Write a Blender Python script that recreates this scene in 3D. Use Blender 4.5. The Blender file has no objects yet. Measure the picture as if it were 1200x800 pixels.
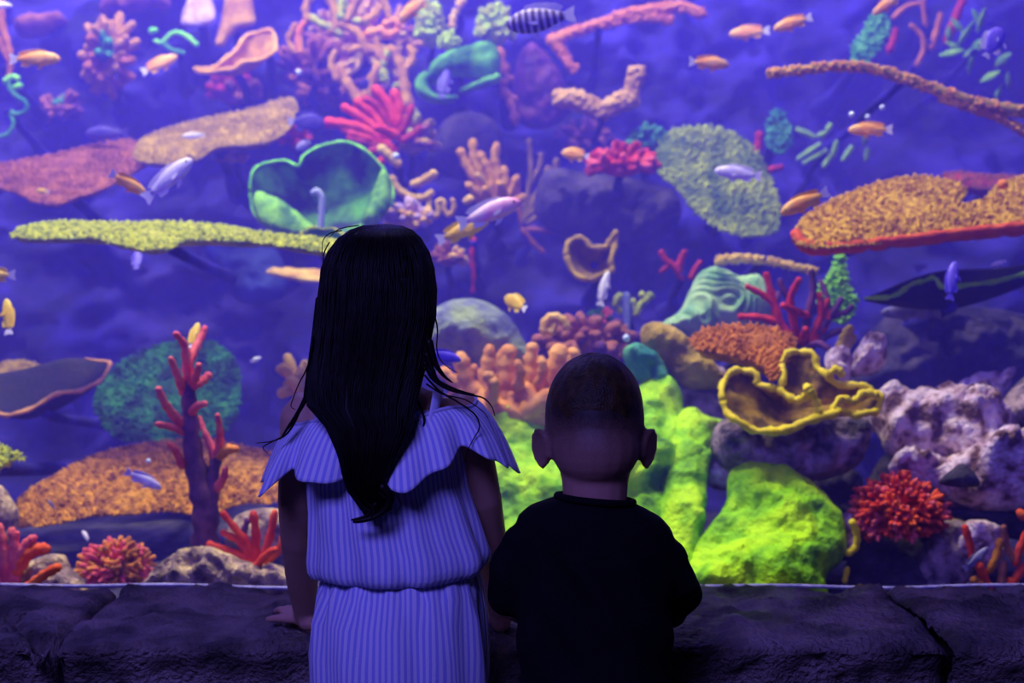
import bpy, math, random
import numpy as np
from mathutils import Vector, Matrix, noise
from mathutils.geometry import delaunay_2d_cdt

S = bpy.context.scene
COL = S.collection
# ---------------------------------------------------------------- camera
F = 1667.0                      # focal length in pixels of the 1200 x 800 frame
HORIZON = 316.0
CAMZ = 1.15
PITCH = math.atan((400 - HORIZON) / F)
cam_d = bpy.data.cameras.new('camera'); cam = bpy.data.objects.new('camera', cam_d)
COL.objects.link(cam); S.camera = cam
cam_d.sensor_width = 36.0; cam_d.lens = F * 36.0 / 1200.0
cam_d.clip_start = 0.05; cam_d.clip_end = 60
cam.location = (0, 0, CAMZ); cam.rotation_euler = (math.pi / 2 - PITCH, 0, 0)
cam_d.dof.use_dof = True; cam_d.dof.focus_distance = 2.12; cam_d.dof.aperture_fstop = 3.6
CO = Vector((0, 0, CAMZ))
FW = Vector((0, math.cos(PITCH), -math.sin(PITCH))); UP = Vector((0, math.sin(PITCH), math.cos(PITCH)))

def ray(x, y):
    return FW * F + Vector((x - 600, 0, 0)) + UP * (400 - y)
def P(x, y, Y):                 # point on the ray of a pixel at world depth Y
    d = ray(x, y)
    return CO + d * (Y / d.y)
def px(Y):                      # metres that one pixel spans at depth Y
    return Y / F
# ---------------------------------------------------------------- world, lights, exposure
w = bpy.data.worlds.new('world'); S.world = w; w.use_nodes = True
w.node_tree.nodes['Background'].inputs[0].default_value = (0.10, 0.08, 0.40, 1)
w.node_tree.nodes['Background'].inputs[1].default_value = 0.02
S.view_settings.view_transform = 'Standard'; S.view_settings.look = 'None'
S.view_settings.gamma = 1.0; S.view_settings.use_curve_mapping = False
S.view_settings.exposure = 0.0

def area(name, loc, target, sx, sy, power, col):
    l = bpy.data.lights.new(name, 'AREA'); l.shape = 'RECTANGLE'; l.size = sx; l.size_y = sy
    l.energy = power; l.color = col
    o = bpy.data.objects.new(name, l); COL.objects.link(o); o.location = loc
    o.rotation_euler = (Vector(target) - Vector(loc)).to_track_quat('-Z', 'Y').to_euler()
    return o
S.cycles.volume_bounces = 2
area('tank_lamp_front', (-0.4, 2.96, 4.4), (-0.2, 3.7, 0.6), 4.0, 0.30, 310, (1.0, 0.97, 0.50))
area('tank_lamp_overhead', (-0.7, 4.2, 5.4), (-0.6, 4.2, 0.8), 4.0, 1.2, 85, (1.0, 0.97, 0.70))
area('actinic_lamp_front', (-0.6, 3.10, 4.6), (-0.6, 3.7, 0.5), 4.6, 0.4, 85, (0.08, 0.045, 1.0))
area('actinic_lamp_rear', (-1.1, 5.0, 5.8), (-1.0, 5.0, 0.5), 4.0, 1.0, 400, (0.08, 0.045, 1.0))
area('hall_fill', (-1.1, -1.1, 3.3), (-0.2, 2.2, 0.7), 1.6, 1.0, 116, (0.20, 0.16, 1.0))  # added, unseen fill behind the camera for violet light on the children's backs

# ---------------------------------------------------------------- materials
def lin(c):
    return tuple(((v / 255) / 12.92 if v / 255 <= 0.04045 else ((v / 255 + 0.055) / 1.055) ** 2.4) for v in c) + (1,)
MATS = {}
def M(key, c1=None, c2=None, scale=20, rough=0.7, bump=0.3, bscale=None, spec=0.3, lo=0.38, hi=0.62, c3=None, detail=4):
    if key in MATS: return MATS[key]
    warm = lambda c: c if not c or c[0] < c[2] * 1.2 else (c[0], c[1], int(c[2] * .62))
    if bump and not key.startswith(('rock', 'ledge', 'tank', 'skin')): c1, c2, c3 = warm(c1), warm(c2), warm(c3)
    m = bpy.data.materials.new(key); m.use_nodes = True; MATS[key] = m
    nt = m.node_tree; N = nt.nodes; L = nt.links
    b = N['Principled BSDF']; b.inputs['Roughness'].default_value = rough
    b.inputs['Specular IOR Level'].default_value = spec
    tc = N.new('ShaderNodeTexCoord'); n1 = N.new('ShaderNodeTexNoise')
    n1.inputs['Scale'].default_value = scale; n1.inputs['Detail'].default_value = detail
    L.new(tc.outputs['Object'], n1.inputs['Vector'])
    r = N.new('ShaderNodeValToRGB'); L.new(n1.outputs['Fac'], r.inputs[0]); L.new(r.outputs[0], b.inputs['Base Color'])
    r.color_ramp.elements[0].position = lo; r.color_ramp.elements[1].position = hi
    r.color_ramp.elements[0].color = lin(c1); r.color_ramp.elements[1].color = lin(c2 or c1)
    if c3:
        e = r.color_ramp.elements.new((lo + hi) / 2); e.color = lin(c3)
    if bump:
        n2 = N.new('ShaderNodeTexNoise'); n2.inputs['Scale'].default_value = bscale or scale * 5; n2.inputs['Detail'].default_value = 5
        L.new(tc.outputs['Object'], n2.inputs['Vector'])
        bp = N.new('ShaderNodeBump'); bp.inputs['Strength'].default_value = bump; bp.inputs['Distance'].default_value = 0.02 if key.startswith(('rock', 'ledge')) else 0.01
        L.new(n2.outputs['Fac'], bp.inputs['Height']); L.new(bp.outputs[0], b.inputs['Normal'])
    return m

# ---------------------------------------------------------------- scene helpers
LOC = {}
def thing(name, label, cat, loc, group=None):
    o = bpy.data.objects.new(name, None); COL.objects.link(o); o.empty_display_size = 0.05
    o.location = loc; o['label'] = label; o['category'] = cat
    if group: o['group'] = group
    LOC[o] = Vector(loc)
    return o
def mesh(name, verts, faces, mat, smooth=True):
    me = bpy.data.meshes.new(name); me.from_pydata([tuple(v) for v in verts], [], faces); me.update()
    if smooth: me.polygons.foreach_set('use_smooth', [True] * len(me.polygons))
    if mat: me.materials.append(mat)
    return me
def part(name, verts, faces, mat, parent, smooth=True, stuff=False):    # world-space vertices, child of parent
    o0 = LOC[parent]
    o = bpy.data.objects.new(name, mesh(name, [Vector(v) - o0 for v in verts], faces, mat, smooth))
    COL.objects.link(o); o.parent = parent; LOC[o] = o0
    if stuff: o['kind'] = 'stuff'
    return o
def solo(name, verts, faces, mat, label=None, cat=None, group=None, kind=None, smooth=True):
    vs = [Vector(v) for v in verts]
    lo = [min(v[i] for v in vs) for i in range(3)]; hi = [max(v[i] for v in vs) for i in range(3)]
    base = Vector(((lo[0] + hi[0]) / 2, (lo[1] + hi[1]) / 2, lo[2]))
    o = bpy.data.objects.new(name, mesh(name, [v - base for v in vs], faces, mat, smooth)); COL.objects.link(o)
    o.location = base; LOC[o] = base
    if label: o['label'] = label
    if cat: o['category'] = cat
    if group: o['group'] = group
    if kind: o['kind'] = kind
    return o

class MB:
    def __init__(s): s.v = []; s.f = []
    def add(s, verts, faces):
        k = len(s.v); s.v += [Vector(v) for v in verts]; s.f += [tuple(i + k for i in f) for f in faces]; return s
    def tube(s, pts, rad, sides=8, cap=True, flat=1.0):
        pts = [Vector(p) for p in pts]; n = len(pts)
        if not hasattr(rad, '__len__'): rad = [rad] * n
        if cap:       # rounded ends
            d0 = (pts[0] - pts[1]).normalized(); d1 = (pts[-1] - pts[-2]).normalized()
            pts = [pts[0] + d0 * rad[0] * .85] + pts + [pts[-1] + d1 * rad[-1] * .5, pts[-1] + d1 * rad[-1] * .85]
            rad = [rad[0] * .45] + list(rad) + [rad[-1] * .85, rad[-1] * .42]; n = len(pts)
        k = len(s.v); ref = None
        for i, p in enumerate(pts):
            d = (pts[min(i + 1, n - 1)] - pts[max(i - 1, 0)]).normalized()
            if ref is None:
                ref = d.orthogonal().normalized()
            a = (ref - d * ref.dot(d)).normalized(); b = d.cross(a); ref = a
            for j in range(sides):
                t = 2 * math.pi * j / sides
                s.v.append(p + (a * math.cos(t) + b * math.sin(t) * flat) * rad[i])
        for i in range(n - 1):
            for j in range(sides):
                a0 = k + i * sides + j; a1 = k + i * sides + (j + 1) % sides
                s.f.append((a0, a1, a1 + sides, a0 + sides))
        s.f.append(tuple(k + j for j in reversed(range(sides)))); s.f.append(tuple(k + (n - 1) * sides + j for j in range(sides)))
        return s
    def ball(s, c, r, seg=12, rings=8, rot=None, fn=None):
        c = Vector(c); r = Vector(r) if hasattr(r, '__len__') else Vector((r, r, r)); k = len(s.v)
        def put(v):
            v = Vector((v.x * r.x, v.y * r.y, v.z * r.z))
            if fn: v = fn(v)
            if rot: v = rot @ v
            s.v.append(c + v)
        put(Vector((0, 0, 1)))
        for i in range(1, rings):
            a = math.pi * i / rings
            for j in range(seg):
                t = 2 * math.pi * j / seg
                put(Vector((math.sin(a) * math.cos(t), math.sin(a) * math.sin(t), math.cos(a))))
        put(Vector((0, 0, -1)))
        for j in range(seg):
            s.f.append((k, k + 1 + j, k + 1 + (j + 1) % seg))
        for i in range(rings - 2):
            for j in range(seg):
                a0 = k + 1 + i * seg + j; a1 = k + 1 + i * seg + (j + 1) % seg
                s.f.append((a0, a0 + seg, a1 + seg, a1))
        l = len(s.v) - 1; q = k + 1 + (rings - 2) * seg
        for j in range(seg): s.f.append((l, q + (j + 1) % seg, q + j))
        return s
    def loft(s, rings, closed=True, caps=True):      # rings: lists of equal length
        k = len(s.v); n = len(rings[0])
        for r in rings: s.v += [Vector(v) for v in r]
        m = n if closed else n - 1
        for i in range(len(rings) - 1):
            for j in range(m):
                a0 = k + i * n + j; a1 = k + i * n + (j + 1) % n
                s.f.append((a0, a1, a1 + n, a0 + n))
        if caps:
            s.f.append(tuple(k + j for j in reversed(range(n)))); s.f.append(tuple(k + (len(rings) - 1) * n + j for j in range(n)))
        return s
    def box(s, a, b):
        x0, y0, z0 = a; x1, y1, z1 = b
        return s.add([(x0, y0, z0), (x1, y0, z0), (x1, y1, z0), (x0, y1, z0), (x0, y0, z1), (x1, y0, z1), (x1, y1, z1), (x0, y1, z1)],
                     [(0, 3, 2, 1), (4, 5, 6, 7), (0, 1, 5, 4), (1, 2, 6, 5), (2, 3, 7, 6), (3, 0, 4, 7)])

def fr(p, sc, oc=4):
    return noise.fractal(Vector(p) * sc, 0.9, 2.1, oc)
def catmull(pts, k=5, closed=True):
    n = len(pts); out = []
    rng = range(n if closed else n - 1)
    g = (lambda i: pts[i % n]) if closed else (lambda i: pts[max(0, min(n - 1, i))])
    for i in rng:
        p0, p1, p2, p3 = (np.array(g(i + j), float) for j in (-1, 0, 1, 2))
        for j in range(k):
            t = j / k
            out.append(0.5 * ((2 * p1) + (-p0 + p2) * t + (2 * p0 - 5 * p1 + 4 * p2 - p3) * t * t + (-p0 + 3 * p1 - 3 * p2 + p3) * t ** 3))
    if not closed: out.append(np.array(pts[-1], float))
    return out

# the outline of a thing in the photograph becomes the edge of a body that lies in a tilted plane through (centre, Y)
class Plane:
    def __init__(s, outline, Y, tilt=0.0, yaw=0.0):
        c = np.mean(np.array(outline, float), axis=0); s.C = P(c[0], c[1], Y)
        t = math.radians(tilt); q = Matrix.Rotation(math.radians(yaw), 3, 'Z')
        s.u = q @ Vector((1, 0, 0)); s.v = q @ Vector((0, math.sin(t), math.cos(t))); s.n = q @ Vector((0, -math.cos(t), math.sin(t)))
    def uv(s, x, y):
        d = ray(x, y); k = (s.C - CO).dot(s.n) / d.dot(s.n); p = CO + d * k - s.C
        return (p.dot(s.u), p.dot(s.v))
    def at(s, u, v, h=0.0): return s.C + s.u * u + s.v * v + s.n * h

def edge_dist(pts, poly):
    p = np.array(pts); a = np.array(poly); b = np.roll(a, -1, axis=0)
    d = b - a; L = (d ** 2).sum(1) + 1e-12
    best = np.full(len(p), 1e9); inside = np.zeros(len(p), bool)
    for i in range(len(a)):
        t = np.clip(((p - a[i]) @ d[i]) / L[i], 0, 1)
        q = a[i] + t[:, None] * d[i]; best = np.minimum(best, np.hypot(*(p - q).T))
        c = (a[i][1] > p[:, 1]) != (b[i][1] > p[:, 1])
        with np.errstate(divide='ignore', invalid='ignore'):
            xi = (b[i][0] - a[i][0]) * (p[:, 1] - a[i][1]) / (b[i][1] - a[i][1]) + a[i][0]
        inside ^= c & (p[:, 0] < xi)
    return best, inside

def inflate(outline, Y, front, back, tilt=0, yaw=0, step=7, bevel=None, namp=0.0, nscale=12, jit=0.0, k=5, seed=0, disp=None, full=True):
    """closed body with the given outline; front / back = how far it bulges (m); returns verts, faces, plane, polygon, height function"""
    R = random.Random(seed); pl = Plane(outline, Y, tilt, yaw)
    ol = catmull(outline, k)
    poly = [pl.uv(x, y) for x, y in ol]
    h = step * px(Y)
    if jit:
        poly = [(u + R.uniform(-jit, jit), v + R.uniform(-jit, jit)) for u, v in poly]
    us = [p[0] for p in poly]; vs = [p[1] for p in poly]
    grid = []; v = min(vs); row = 0
    while v < max(vs):
        u = min(us) + (h / 2 if row % 2 else 0)
        while u < max(us):
            grid.append((u + R.uniform(-.2, .2) * h, v + R.uniform(-.2, .2) * h)); u += h
        v += h * .87; row += 1
    if grid:
        d, ins = edge_dist(grid, poly); keep = [(g, dd) for g, dd, i in zip(grid, d, ins) if i and dd > h * .55]
    else: keep = []
    pts2 = [Vector(p) for p in poly] + [Vector(g) for g, _ in keep]
    n = len(poly)
    ov, _, of, oo, _, _ = delaunay_2d_cdt(pts2, [], [list(range(n))], 1, 1e-7)
    ds, _ = edge_dist([tuple(p) for p in ov], poly)
    mx = max(max(ds), 1e-4); bev = min(bevel * px(Y), mx) if bevel else mx
    def prof(dd):
        t = min(dd / bev, 1.0); return math.sqrt(max(0, 1 - (1 - t) ** 2))
    verts = []; faces = []; bidx = {}
    for i, p in enumerate(ov):
        q = prof(ds[i]); o = pl.at(p.x, p.y)
        a = namp * fr(o, nscale) if namp else 0
        if disp: a += disp(p.x, p.y, q, o)
        verts.append(pl.at(p.x, p.y, front * q + a * (0.35 + 0.65 * q)))
    m = len(ov)
    for i, p in enumerate(ov):
        if ds[i] < 1e-6: bidx[i] = i
        else:
            q = prof(ds[i]); o = pl.at(p.x, p.y, -1)
            a = namp * fr(o, nscale) if namp else 0
            bidx[i] = len(verts); verts.append(pl.at(p.x, p.y, -back * q - a * q))
    for f in of:
        f = list(f)
        x0, y0 = ov[f[0]]; x1, y1 = ov[f[1]]; x2, y2 = ov[f[2]]
        if (x1 - x0) * (y2 - y0) - (x2 - x0) * (y1 - y0) < 0: f.reverse()
        # u x v = -n for this frame, so the counter-clockwise face looks along -n
        faces.append(tuple(reversed(f)) if pl.u.cross(pl.v).dot(pl.n) < 0 else tuple(f))
        g = [bidx[i] for i in f]
        faces.append(tuple(g) if pl.u.cross(pl.v).dot(pl.n) < 0 else tuple(reversed(g)))
    H = lambda u, v, dd: front * prof(dd)
    return verts, faces, pl, poly, H

def polyps(mb, pl, poly, H, spacing, r, hgt, seed=0, lean=0.5, sides=5, keep=1.0):
    R = random.Random(seed); us = [p[0] for p in poly]; vs = [p[1] for p in poly]
    cand = []; v = min(vs)
    while v < max(vs):
        u = min(us)
        while u < max(us):
            if R.random() < keep: cand.append((u + R.uniform(-.5, .5) * spacing, v + R.uniform(-.5, .5) * spacing))
            u += spacing
        v += spacing
    d, ins = edge_dist(cand, poly)
    for c, dd, i in zip(cand, d, ins):
        if not i: continue
        s = R.uniform(.6, 1.3); b = pl.at(c[0], c[1], H(c[0], c[1], dd) - r * .4)
        ax = (pl.n + pl.u * R.uniform(-lean, lean) + pl.v * R.uniform(-lean, lean)).normalized()
        bump(mb, b, ax, r * s, hgt * s * R.uniform(.7, 1.3), sides)
    for i in range(len(poly)):                      # a ragged fringe of nubs around the edge
        p = poly[i]; q = poly[(i + 1) % len(poly)]
        L = math.hypot(q[0] - p[0], q[1] - p[1]); n = max(1, int(L / (spacing * .8)))
        for j in range(n):
            t = (j + R.random()) / n; a = pl.at(p[0] + (q[0] - p[0]) * t, p[1] + (q[1] - p[1]) * t)
            out = (pl.u * (q[1] - p[1]) - pl.v * (q[0] - p[0])).normalized() * R.choice((1, 1)) 
            cen = pl.at(np.mean(us), np.mean(vs)); 
            if out.dot(a - cen) < 0: out = -out
            ax = (out + pl.n * R.uniform(-.2, .9) + Vector((R.uniform(-.4, .4),) * 3)).normalized()
            bump(mb, a - ax * r, ax, r * R.uniform(.7, 1.2), hgt * R.uniform(.8, 1.7) + r, sides)

def bump(mb, b, ax, r, h, sides=5):
    a = ax.orthogonal().normalized(); c = ax.cross(a); k = len(mb.v)
    for rr, hh in ((1, 0), (.85, .6)):
        for j in range(sides):
            t = 2 * math.pi * j / sides; mb.v.append(b + (a * math.cos(t) + c * math.sin(t)) * r * rr + ax * h * hh)
    mb.v.append(b + ax * h)
    for j in range(sides):
        j2 = (j + 1) % sides
        mb.f.append((k + j, k + j2, k + sides + j2, k + sides + j)); mb.f.append((k + sides + j, k + sides + j2, k + 2 * sides))

def Ysurf(x, z):                # face of the rockwork at the back of the tank
    y = 3.95 + 0.72 * (z - 0.5)
    y += 0.55 * math.exp(-((x + 1.05) / 0.55) ** 2 - ((z - 0.95) / 0.28) ** 2)      # open cave behind the pale shelf coral
    y += 0.35 * math.exp(-((x - 1.3) / 0.5) ** 2 - ((z - 1.75) / 0.5) ** 2)
    return y
# ================================================================ setting
GL = 2.72                        # inner face of the window of the tank
def structure(name, mb, mat, smooth=False):
    return solo(name, mb.v, mb.f, mat, kind='structure', smooth=smooth)
floor_m = M('hall_floor', (40, 38, 48), (52, 50, 60), 6, 0.6, 0.1)
structure('floor', MB().box((-4, -4, -0.1), (4, 2.3, 0)), floor_m)
dark_m = M('hall_dark_paint', (28, 27, 36), (34, 32, 42), 4, 0.8, 0.05)
structure('wall_front', MB().box((-4, 2.64, 2.45), (4, 2.78, 6.0)), dark_m)        # lintel above the window
structure('wall_left', MB().box((-4.1, -4, 0), (-4, 2.7, 3.6)), dark_m)
structure('wall_right', MB().box((4, -4, 0), (4.1, 2.7, 3.6)), dark_m)
structure('ceiling', MB().box((-4, -4, 3.6), (4, 2.64, 3.7)), dark_m)
blue_m = M('tank_blue_paint', (40, 44, 150), (54, 66, 170), 1.5, 0.8, 0.1)
structure('wall_back', MB().box((-4, 6.6, 0.2), (4, 6.7, 6.0)), blue_m)
structure('wall_tank_left', MB().box((-4.1, 2.7, 0.2), (-4, 6.7, 6.0)), blue_m)
structure('wall_tank_right', MB().box((4, 2.7, 0.2), (4.1, 6.7, 6.0)), blue_m)
structure('ceiling', MB().box((-4.1, 2.78, 6.0), (4.1, 6.7, 6.1)), blue_m)
sand_m = M('tank_sand', (48, 42, 84), (84, 74, 112), 30, 0.9, 0.5)
# sandy bottom of the tank, gently uneven
g = MB(); nx, ny = 60, 40
vs = [];
for j in range(ny + 1):
    for i in range(nx + 1):
        x = -4 + 8 * i / nx; y = 2.79 + 1.9 * j / ny
        vs.append((x, y, 0.47 + 0.02 * fr((x, y, 0), 3)))
fs = [(j * (nx + 1) + i, j * (nx + 1) + i + 1, (j + 1) * (nx + 1) + i + 1, (j + 1) * (nx + 1) + i) for j in range(ny) for i in range(nx)]
solo('tank_floor', vs, fs, sand_m, kind='structure')
# rockwork wall at the back
rock_back = M('reef_back_rock', (12, 9, 60), (52, 40, 180), 3.5, 0.9, 0.8, 18)
nx, nz = 260, 130; vs = []
for j in range(nz + 1):
    for i in range(nx + 1):
        x = -3.6 + 7.2 * i / nx; z = 0.42 + 2.7 * j / nz
        y = Ysurf(x, z) + 0.30 * fr((x, 0, z), 1.7, 5) + 0.30 * (abs(fr((x, 3, z), 2.6, 5)) - .2) + 0.12 * abs(fr((x, 7, z), 7, 4))
        vs.append((x, y + 0.1, z))
fs = [(j * (nx + 1) + i, j * (nx + 1) + i + 1, (j + 1) * (nx + 1) + i + 1, (j + 1) * (nx + 1) + i) for j in range(nz) for i in range(nx)]
solo('reef_rock_face', vs, fs, rock_back, kind='structure')

# window pane: clear acrylic that reflects a little
gm = bpy.data.materials.new('tank_window_acrylic'); gm.use_nodes = True
nt = gm.node_tree; nt.nodes.remove(nt.nodes['Principled BSDF']); out = nt.nodes['Material Output']
tr = nt.nodes.new('ShaderNodeBsdfTransparent'); gl = nt.nodes.new('ShaderNodeBsdfGlossy'); mx = nt.nodes.new('ShaderNodeMixShader')
fz = nt.nodes.new('ShaderNodeFresnel'); fz.inputs[0].default_value = 1.25; gl.inputs['Roughness'].default_value = 0.02
tr.inputs[0].default_value = (0.985, 0.985, 1, 1)
nt.links.new(fz.outputs[0], mx.inputs[0]); nt.links.new(tr.outputs[0], mx.inputs[1]); nt.links.new(gl.outputs[0], mx.inputs[2]); nt.links.new(mx.outputs[0], out.inputs['Surface'])
structure('window_1', MB().box((-4, 2.685, 0.44), (4, 2.705, 2.47)), gm)

# water: violet-blue light scattered by the water itself
wm = bpy.data.materials.new('tank_water'); wm.use_nodes = True
nt = wm.node_tree; nt.nodes.remove(nt.nodes['Principled BSDF'])
sc = nt.nodes.new('ShaderNodeVolumeScatter'); sc.inputs['Color'].default_value = (0.14, 0.10, 1.0, 1); sc.inputs['Density'].default_value = 0.33
sc.inputs['Anisotropy'].default_value = 0.0
nt.links.new(sc.outputs[0], nt.nodes['Material Output'].inputs['Volume'])
wo = structure('tank_water', MB().box((-3.95, 2.785, 0.3), (3.95, 6.5, 3.15)), wm)
wo['kind'] = 'stuff'; wo['label'] = 'clear violet-blue water filling the whole aquarium tank'; wo['category'] = 'water'

# ---------------------------------------------------------------- stone ledge in front of the window
stone_m = M('ledge_stone', (84, 74, 70), (168, 148, 140), 9, 0.55, 1.0, 110, spec=0.4)
LZ = 0.55
def ledge_block(x0, x1, seed, crack=None):
    st = 0.013; R = random.Random(seed)
    # cross-section path: front foot, up the face, over the rounded edge, back along the top
    prof = [(2.30, z) for z in np.arange(0.0, 0.47, 0.03)] + [(2.295, 0.485), (2.285, 0.50), (2.275, 0.515), (2.268, 0.528), (2.268, 0.538), (2.276, 0.546), (2.29, 0.55)]
    prof += [(y, LZ) for y in np.arange(2.302, 2.675, st)] + [(2.678, 0.548), (2.68, 0.54), (2.68, 0.40)]
    n = max(3, int((x1 - x0) / st)); rings = []
    for i in range(n + 1):
        x = x0 + (x1 - x0) * i / n; e = min(i, n - i) * (x1 - x0) / n
        rnd = max(0, 1 - e / 0.02) ** 2 * 0.014
        ring = []
        for (y, z) in prof:
            q = Vector((x, y, z + seed)); top = z > 0.53
            a = 0.010 * fr(q, 9, 5) + 0.009 * fr((q.x * .6, q.y, q.z), 42, 5)
            if top:
                dz = a - rnd
                if y > 2.58: dz += 0.016 * fr((x * 4, seed, 1), 2) * min(1, (y - 2.58) / .06)
                if crack:
                    for (ax, ay), (bx, by) in zip(crack, crack[1:]):
                        d = Vector((bx - ax, by - ay)); t = max(0, min(1, ((x - ax) * d.x + (y - ay) * d.y) / d.length_squared))
                        dd = math.hypot(x - ax - d.x * t, y - ay - d.y * t)
                        dz -= 0.03 * math.exp(-(dd / 0.009) ** 2)
                ring.append((x, y, z + min(dz, 0.014)))
            else:
                face = y < 2.6
                ring.append((x, y - (a * 1.6 if face else 0) + (rnd if face else 0), z))
        rings.append(ring)
    mb = MB().loft(rings, closed=False, caps=False)
    k = len(mb.v); nn = len(prof)
    for base in (0, n * nn):         # side closures
        mb.f.append(tuple(range(base, base + nn)))
    return mb
ledge = thing('stone_ledge', 'rough dark stone ledge below the aquarium window', 'ledge', (0, 2.48, 0)); ledge['kind'] = 'structure'; del ledge['category']
for (x0, x1, sd, ck) in ((-3.2, -0.753, 3, [(-1.1, 2.56), (-0.93, 2.50), (-0.86, 2.44), (-0.83, 2.36), (-0.775, 2.30), (-0.757, 2.24)]), (-0.737, 0.705, 7, None), (0.716, 3.2, 12, [(0.90, 2.68), (0.95, 2.60), (1.02, 2.57)])):
    mb = ledge_block(x0, x1, sd, ck); part('stone_block', mb.v, mb.f, stone_m, ledge)
mb = MB().box((-3.2, 2.33, 0.0), (3.2, 2.66, 0.50)); part('mortar', mb.v, mb.f, M('ledge_mortar', (24, 22, 28), (36, 32, 42), 30, 0.9, 0.5), ledge, smooth=False)

mb = MB().tube([(x, 2.722, 0.5395 + 0.004 * math.sin(x * 11) * math.sin(x * 5 + 1)) for x in np.arange(-3.2, 3.21, 0.04)], 0.0042, 6)  # added pale bead: its colour imitates the bright glint along the ledge's back edge
structure('glint_bead_1', mb, M('edge_glint', (120, 112, 170), (160, 150, 200), 40, 0.5, 0), True)
# ================================================================ corals and rocks
stem_m = rock_back
def stem(parent, p, r=0.03, drop=0.12):
    p = Vector(p); z1 = max(0.5, p.z - drop); y1 = max(Ysurf(p.x, z1) + 0.12, p.y + 0.1)
    q = Vector((p.x * 1.02, y1, z1)); mb = MB()
    pts = [p.lerp(q, t) + Vector((0.02 * fr((t * 3, p.x, p.z), 2), 0, 0.02 * math.sin(t * 3) - 0.03 * math.sin(math.pi * t))) for t in (0, .25, .5, .75, 1)]
    mb.tube(pts, [r * .5, r * .45, r * .5, r * .7, r * 1.2], 8)
    return part('stem', mb.v, mb.f, stem_m, parent)

def plate(name, label, outline, Y, tilt, m_top, m_nub=None, front=0.008, back=0.04, yaw=0, sp=5.0, r=2.6, h=4.0, seed=1, step=9, namp=0.006, nscale=8, bevel=None, stemmed=True, jit=0.0, keep=1.0, cat='coral'):
    v, f, pl, poly, H = inflate(outline, Y, front, back, tilt, yaw, step=step, namp=namp, nscale=nscale, seed=seed, jit=jit)
    t = thing(name, label, cat, pl.at(0, 0, -back))
    pp = part('plate', v, f, m_top, t)
    if m_nub:
        mb = MB(); polyps(mb, pl, poly, H, sp * px(Y), r * px(Y), h * px(Y), seed, keep=keep)
        part('polyps', mb.v, mb.f, m_nub, pp, stuff=True)
    if stemmed: stem(t, pl.at(0, 0, -back * .6), 0.035)
    return t

def lobes(name, label, cat, items, mat):          # items: (part name, outline, Y, front, back, tilt, yaw, noise, nscale)
    t = None
    for i, (pn, ol, Y, fr_, bk, ti, ya, na, ns) in enumerate(items):
        v, f, pl, poly, H = inflate(ol, Y, fr_, bk, ti, ya, step=3.5, namp=na, nscale=ns, seed=i, disp=lambda u, v, q, o: .007 * fr(o, 34, 5))
        if t is None: t = thing(name, label, cat, (pl.C.x, pl.C.y, min(p.z for p in v)))
        part(pn, v, f, mat, t)
    return t

def rock(name, label, outline, Y, depth, mat, tilt=15, namp=0.03, nscale=7, step=7,  seed=0, yaw=0, back=None):
    def crag(u, v, q, o):
        return 0.9 * namp * (noise.voronoi(o * nscale * 1.6)[0][0] - .3) + .8 * namp * (abs(fr(o, nscale * 2.2, 5)) - .25) + .35 * namp * fr(o, nscale * 6, 4)
    v, f, pl, poly, H = inflate(outline, Y, depth, back or depth, tilt, yaw, step=min(step, 4.5), namp=namp * 1.3, nscale=nscale, seed=seed, disp=crag)
    return solo(name, v, f, mat, label, 'rock')

def cup(name, label, rim, Y, tilt, depth, m_in, m_rim, lip=3.0, wav=0.012, waves=7, shift=(0, -0.3), yaw=0, cat='coral', floor=0.25, ribs=0.0, stemmed=True, lipseg=None):
    ol = catmull(rim, 5); pl = Plane(rim, Y, tilt, yaw); poly = [pl.uv(x, y) for x, y in ol]; n = len(poly)
    cu = np.mean([p[0] for p in poly]); cv = np.mean([p[1] for p in poly]); hv = (max(p[1] for p in poly) - min(p[1] for p in poly)) / 2
    cu += shift[0] * hv; cv += shift[1] * hv
    def ring(s, off, sgn):
        out = []
        for i, (u, v) in enumerate(poly):
            a = 2 * math.pi * i / n
            wv = wav * math.sin(waves * a) * s ** 2 + ribs * math.sin(26 * a) * s
            out.append(pl.at(cu + (u - cu) * s, cv + (v - cv) * s, -depth * (1 - s ** 1.7) + wv - off))
        return out
    th = 0.006; ks = [1, .94, .85, .74, .6, .45, floor, .02]
    rings = [ring(s, th, 1) for s in reversed(ks)] + [ring(s, -0.0, 1) for s in ks]
    t = thing(name, label, cat, pl.at(cu, cv, -depth - th))
    mb = MB().loft(rings, True, True); bo = part('bowl', mb.v, mb.f, m_in, t)
    rp = ring(1.0, 0, 1); mb = MB()
    k = len(rp); rr = lip * px(Y)
    loop = rp + [rp[0]] if lipseg is None else rp[lipseg[0] * 5:lipseg[1] * 5]
    mb.tube(loop, [rr * (1 if lipseg is None else min(1, .3 + min(i, len(loop) - i) / 6)) * (1 + .35 * math.sin(i * 1.7) * math.sin(i * .6)) for i in range(len(loop))], 7, cap=False)
    part('rim', mb.v, mb.f, m_rim, bo)
    if stemmed: stem(t, pl.at(cu, cv, -depth), 0.03)
    return t

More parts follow.
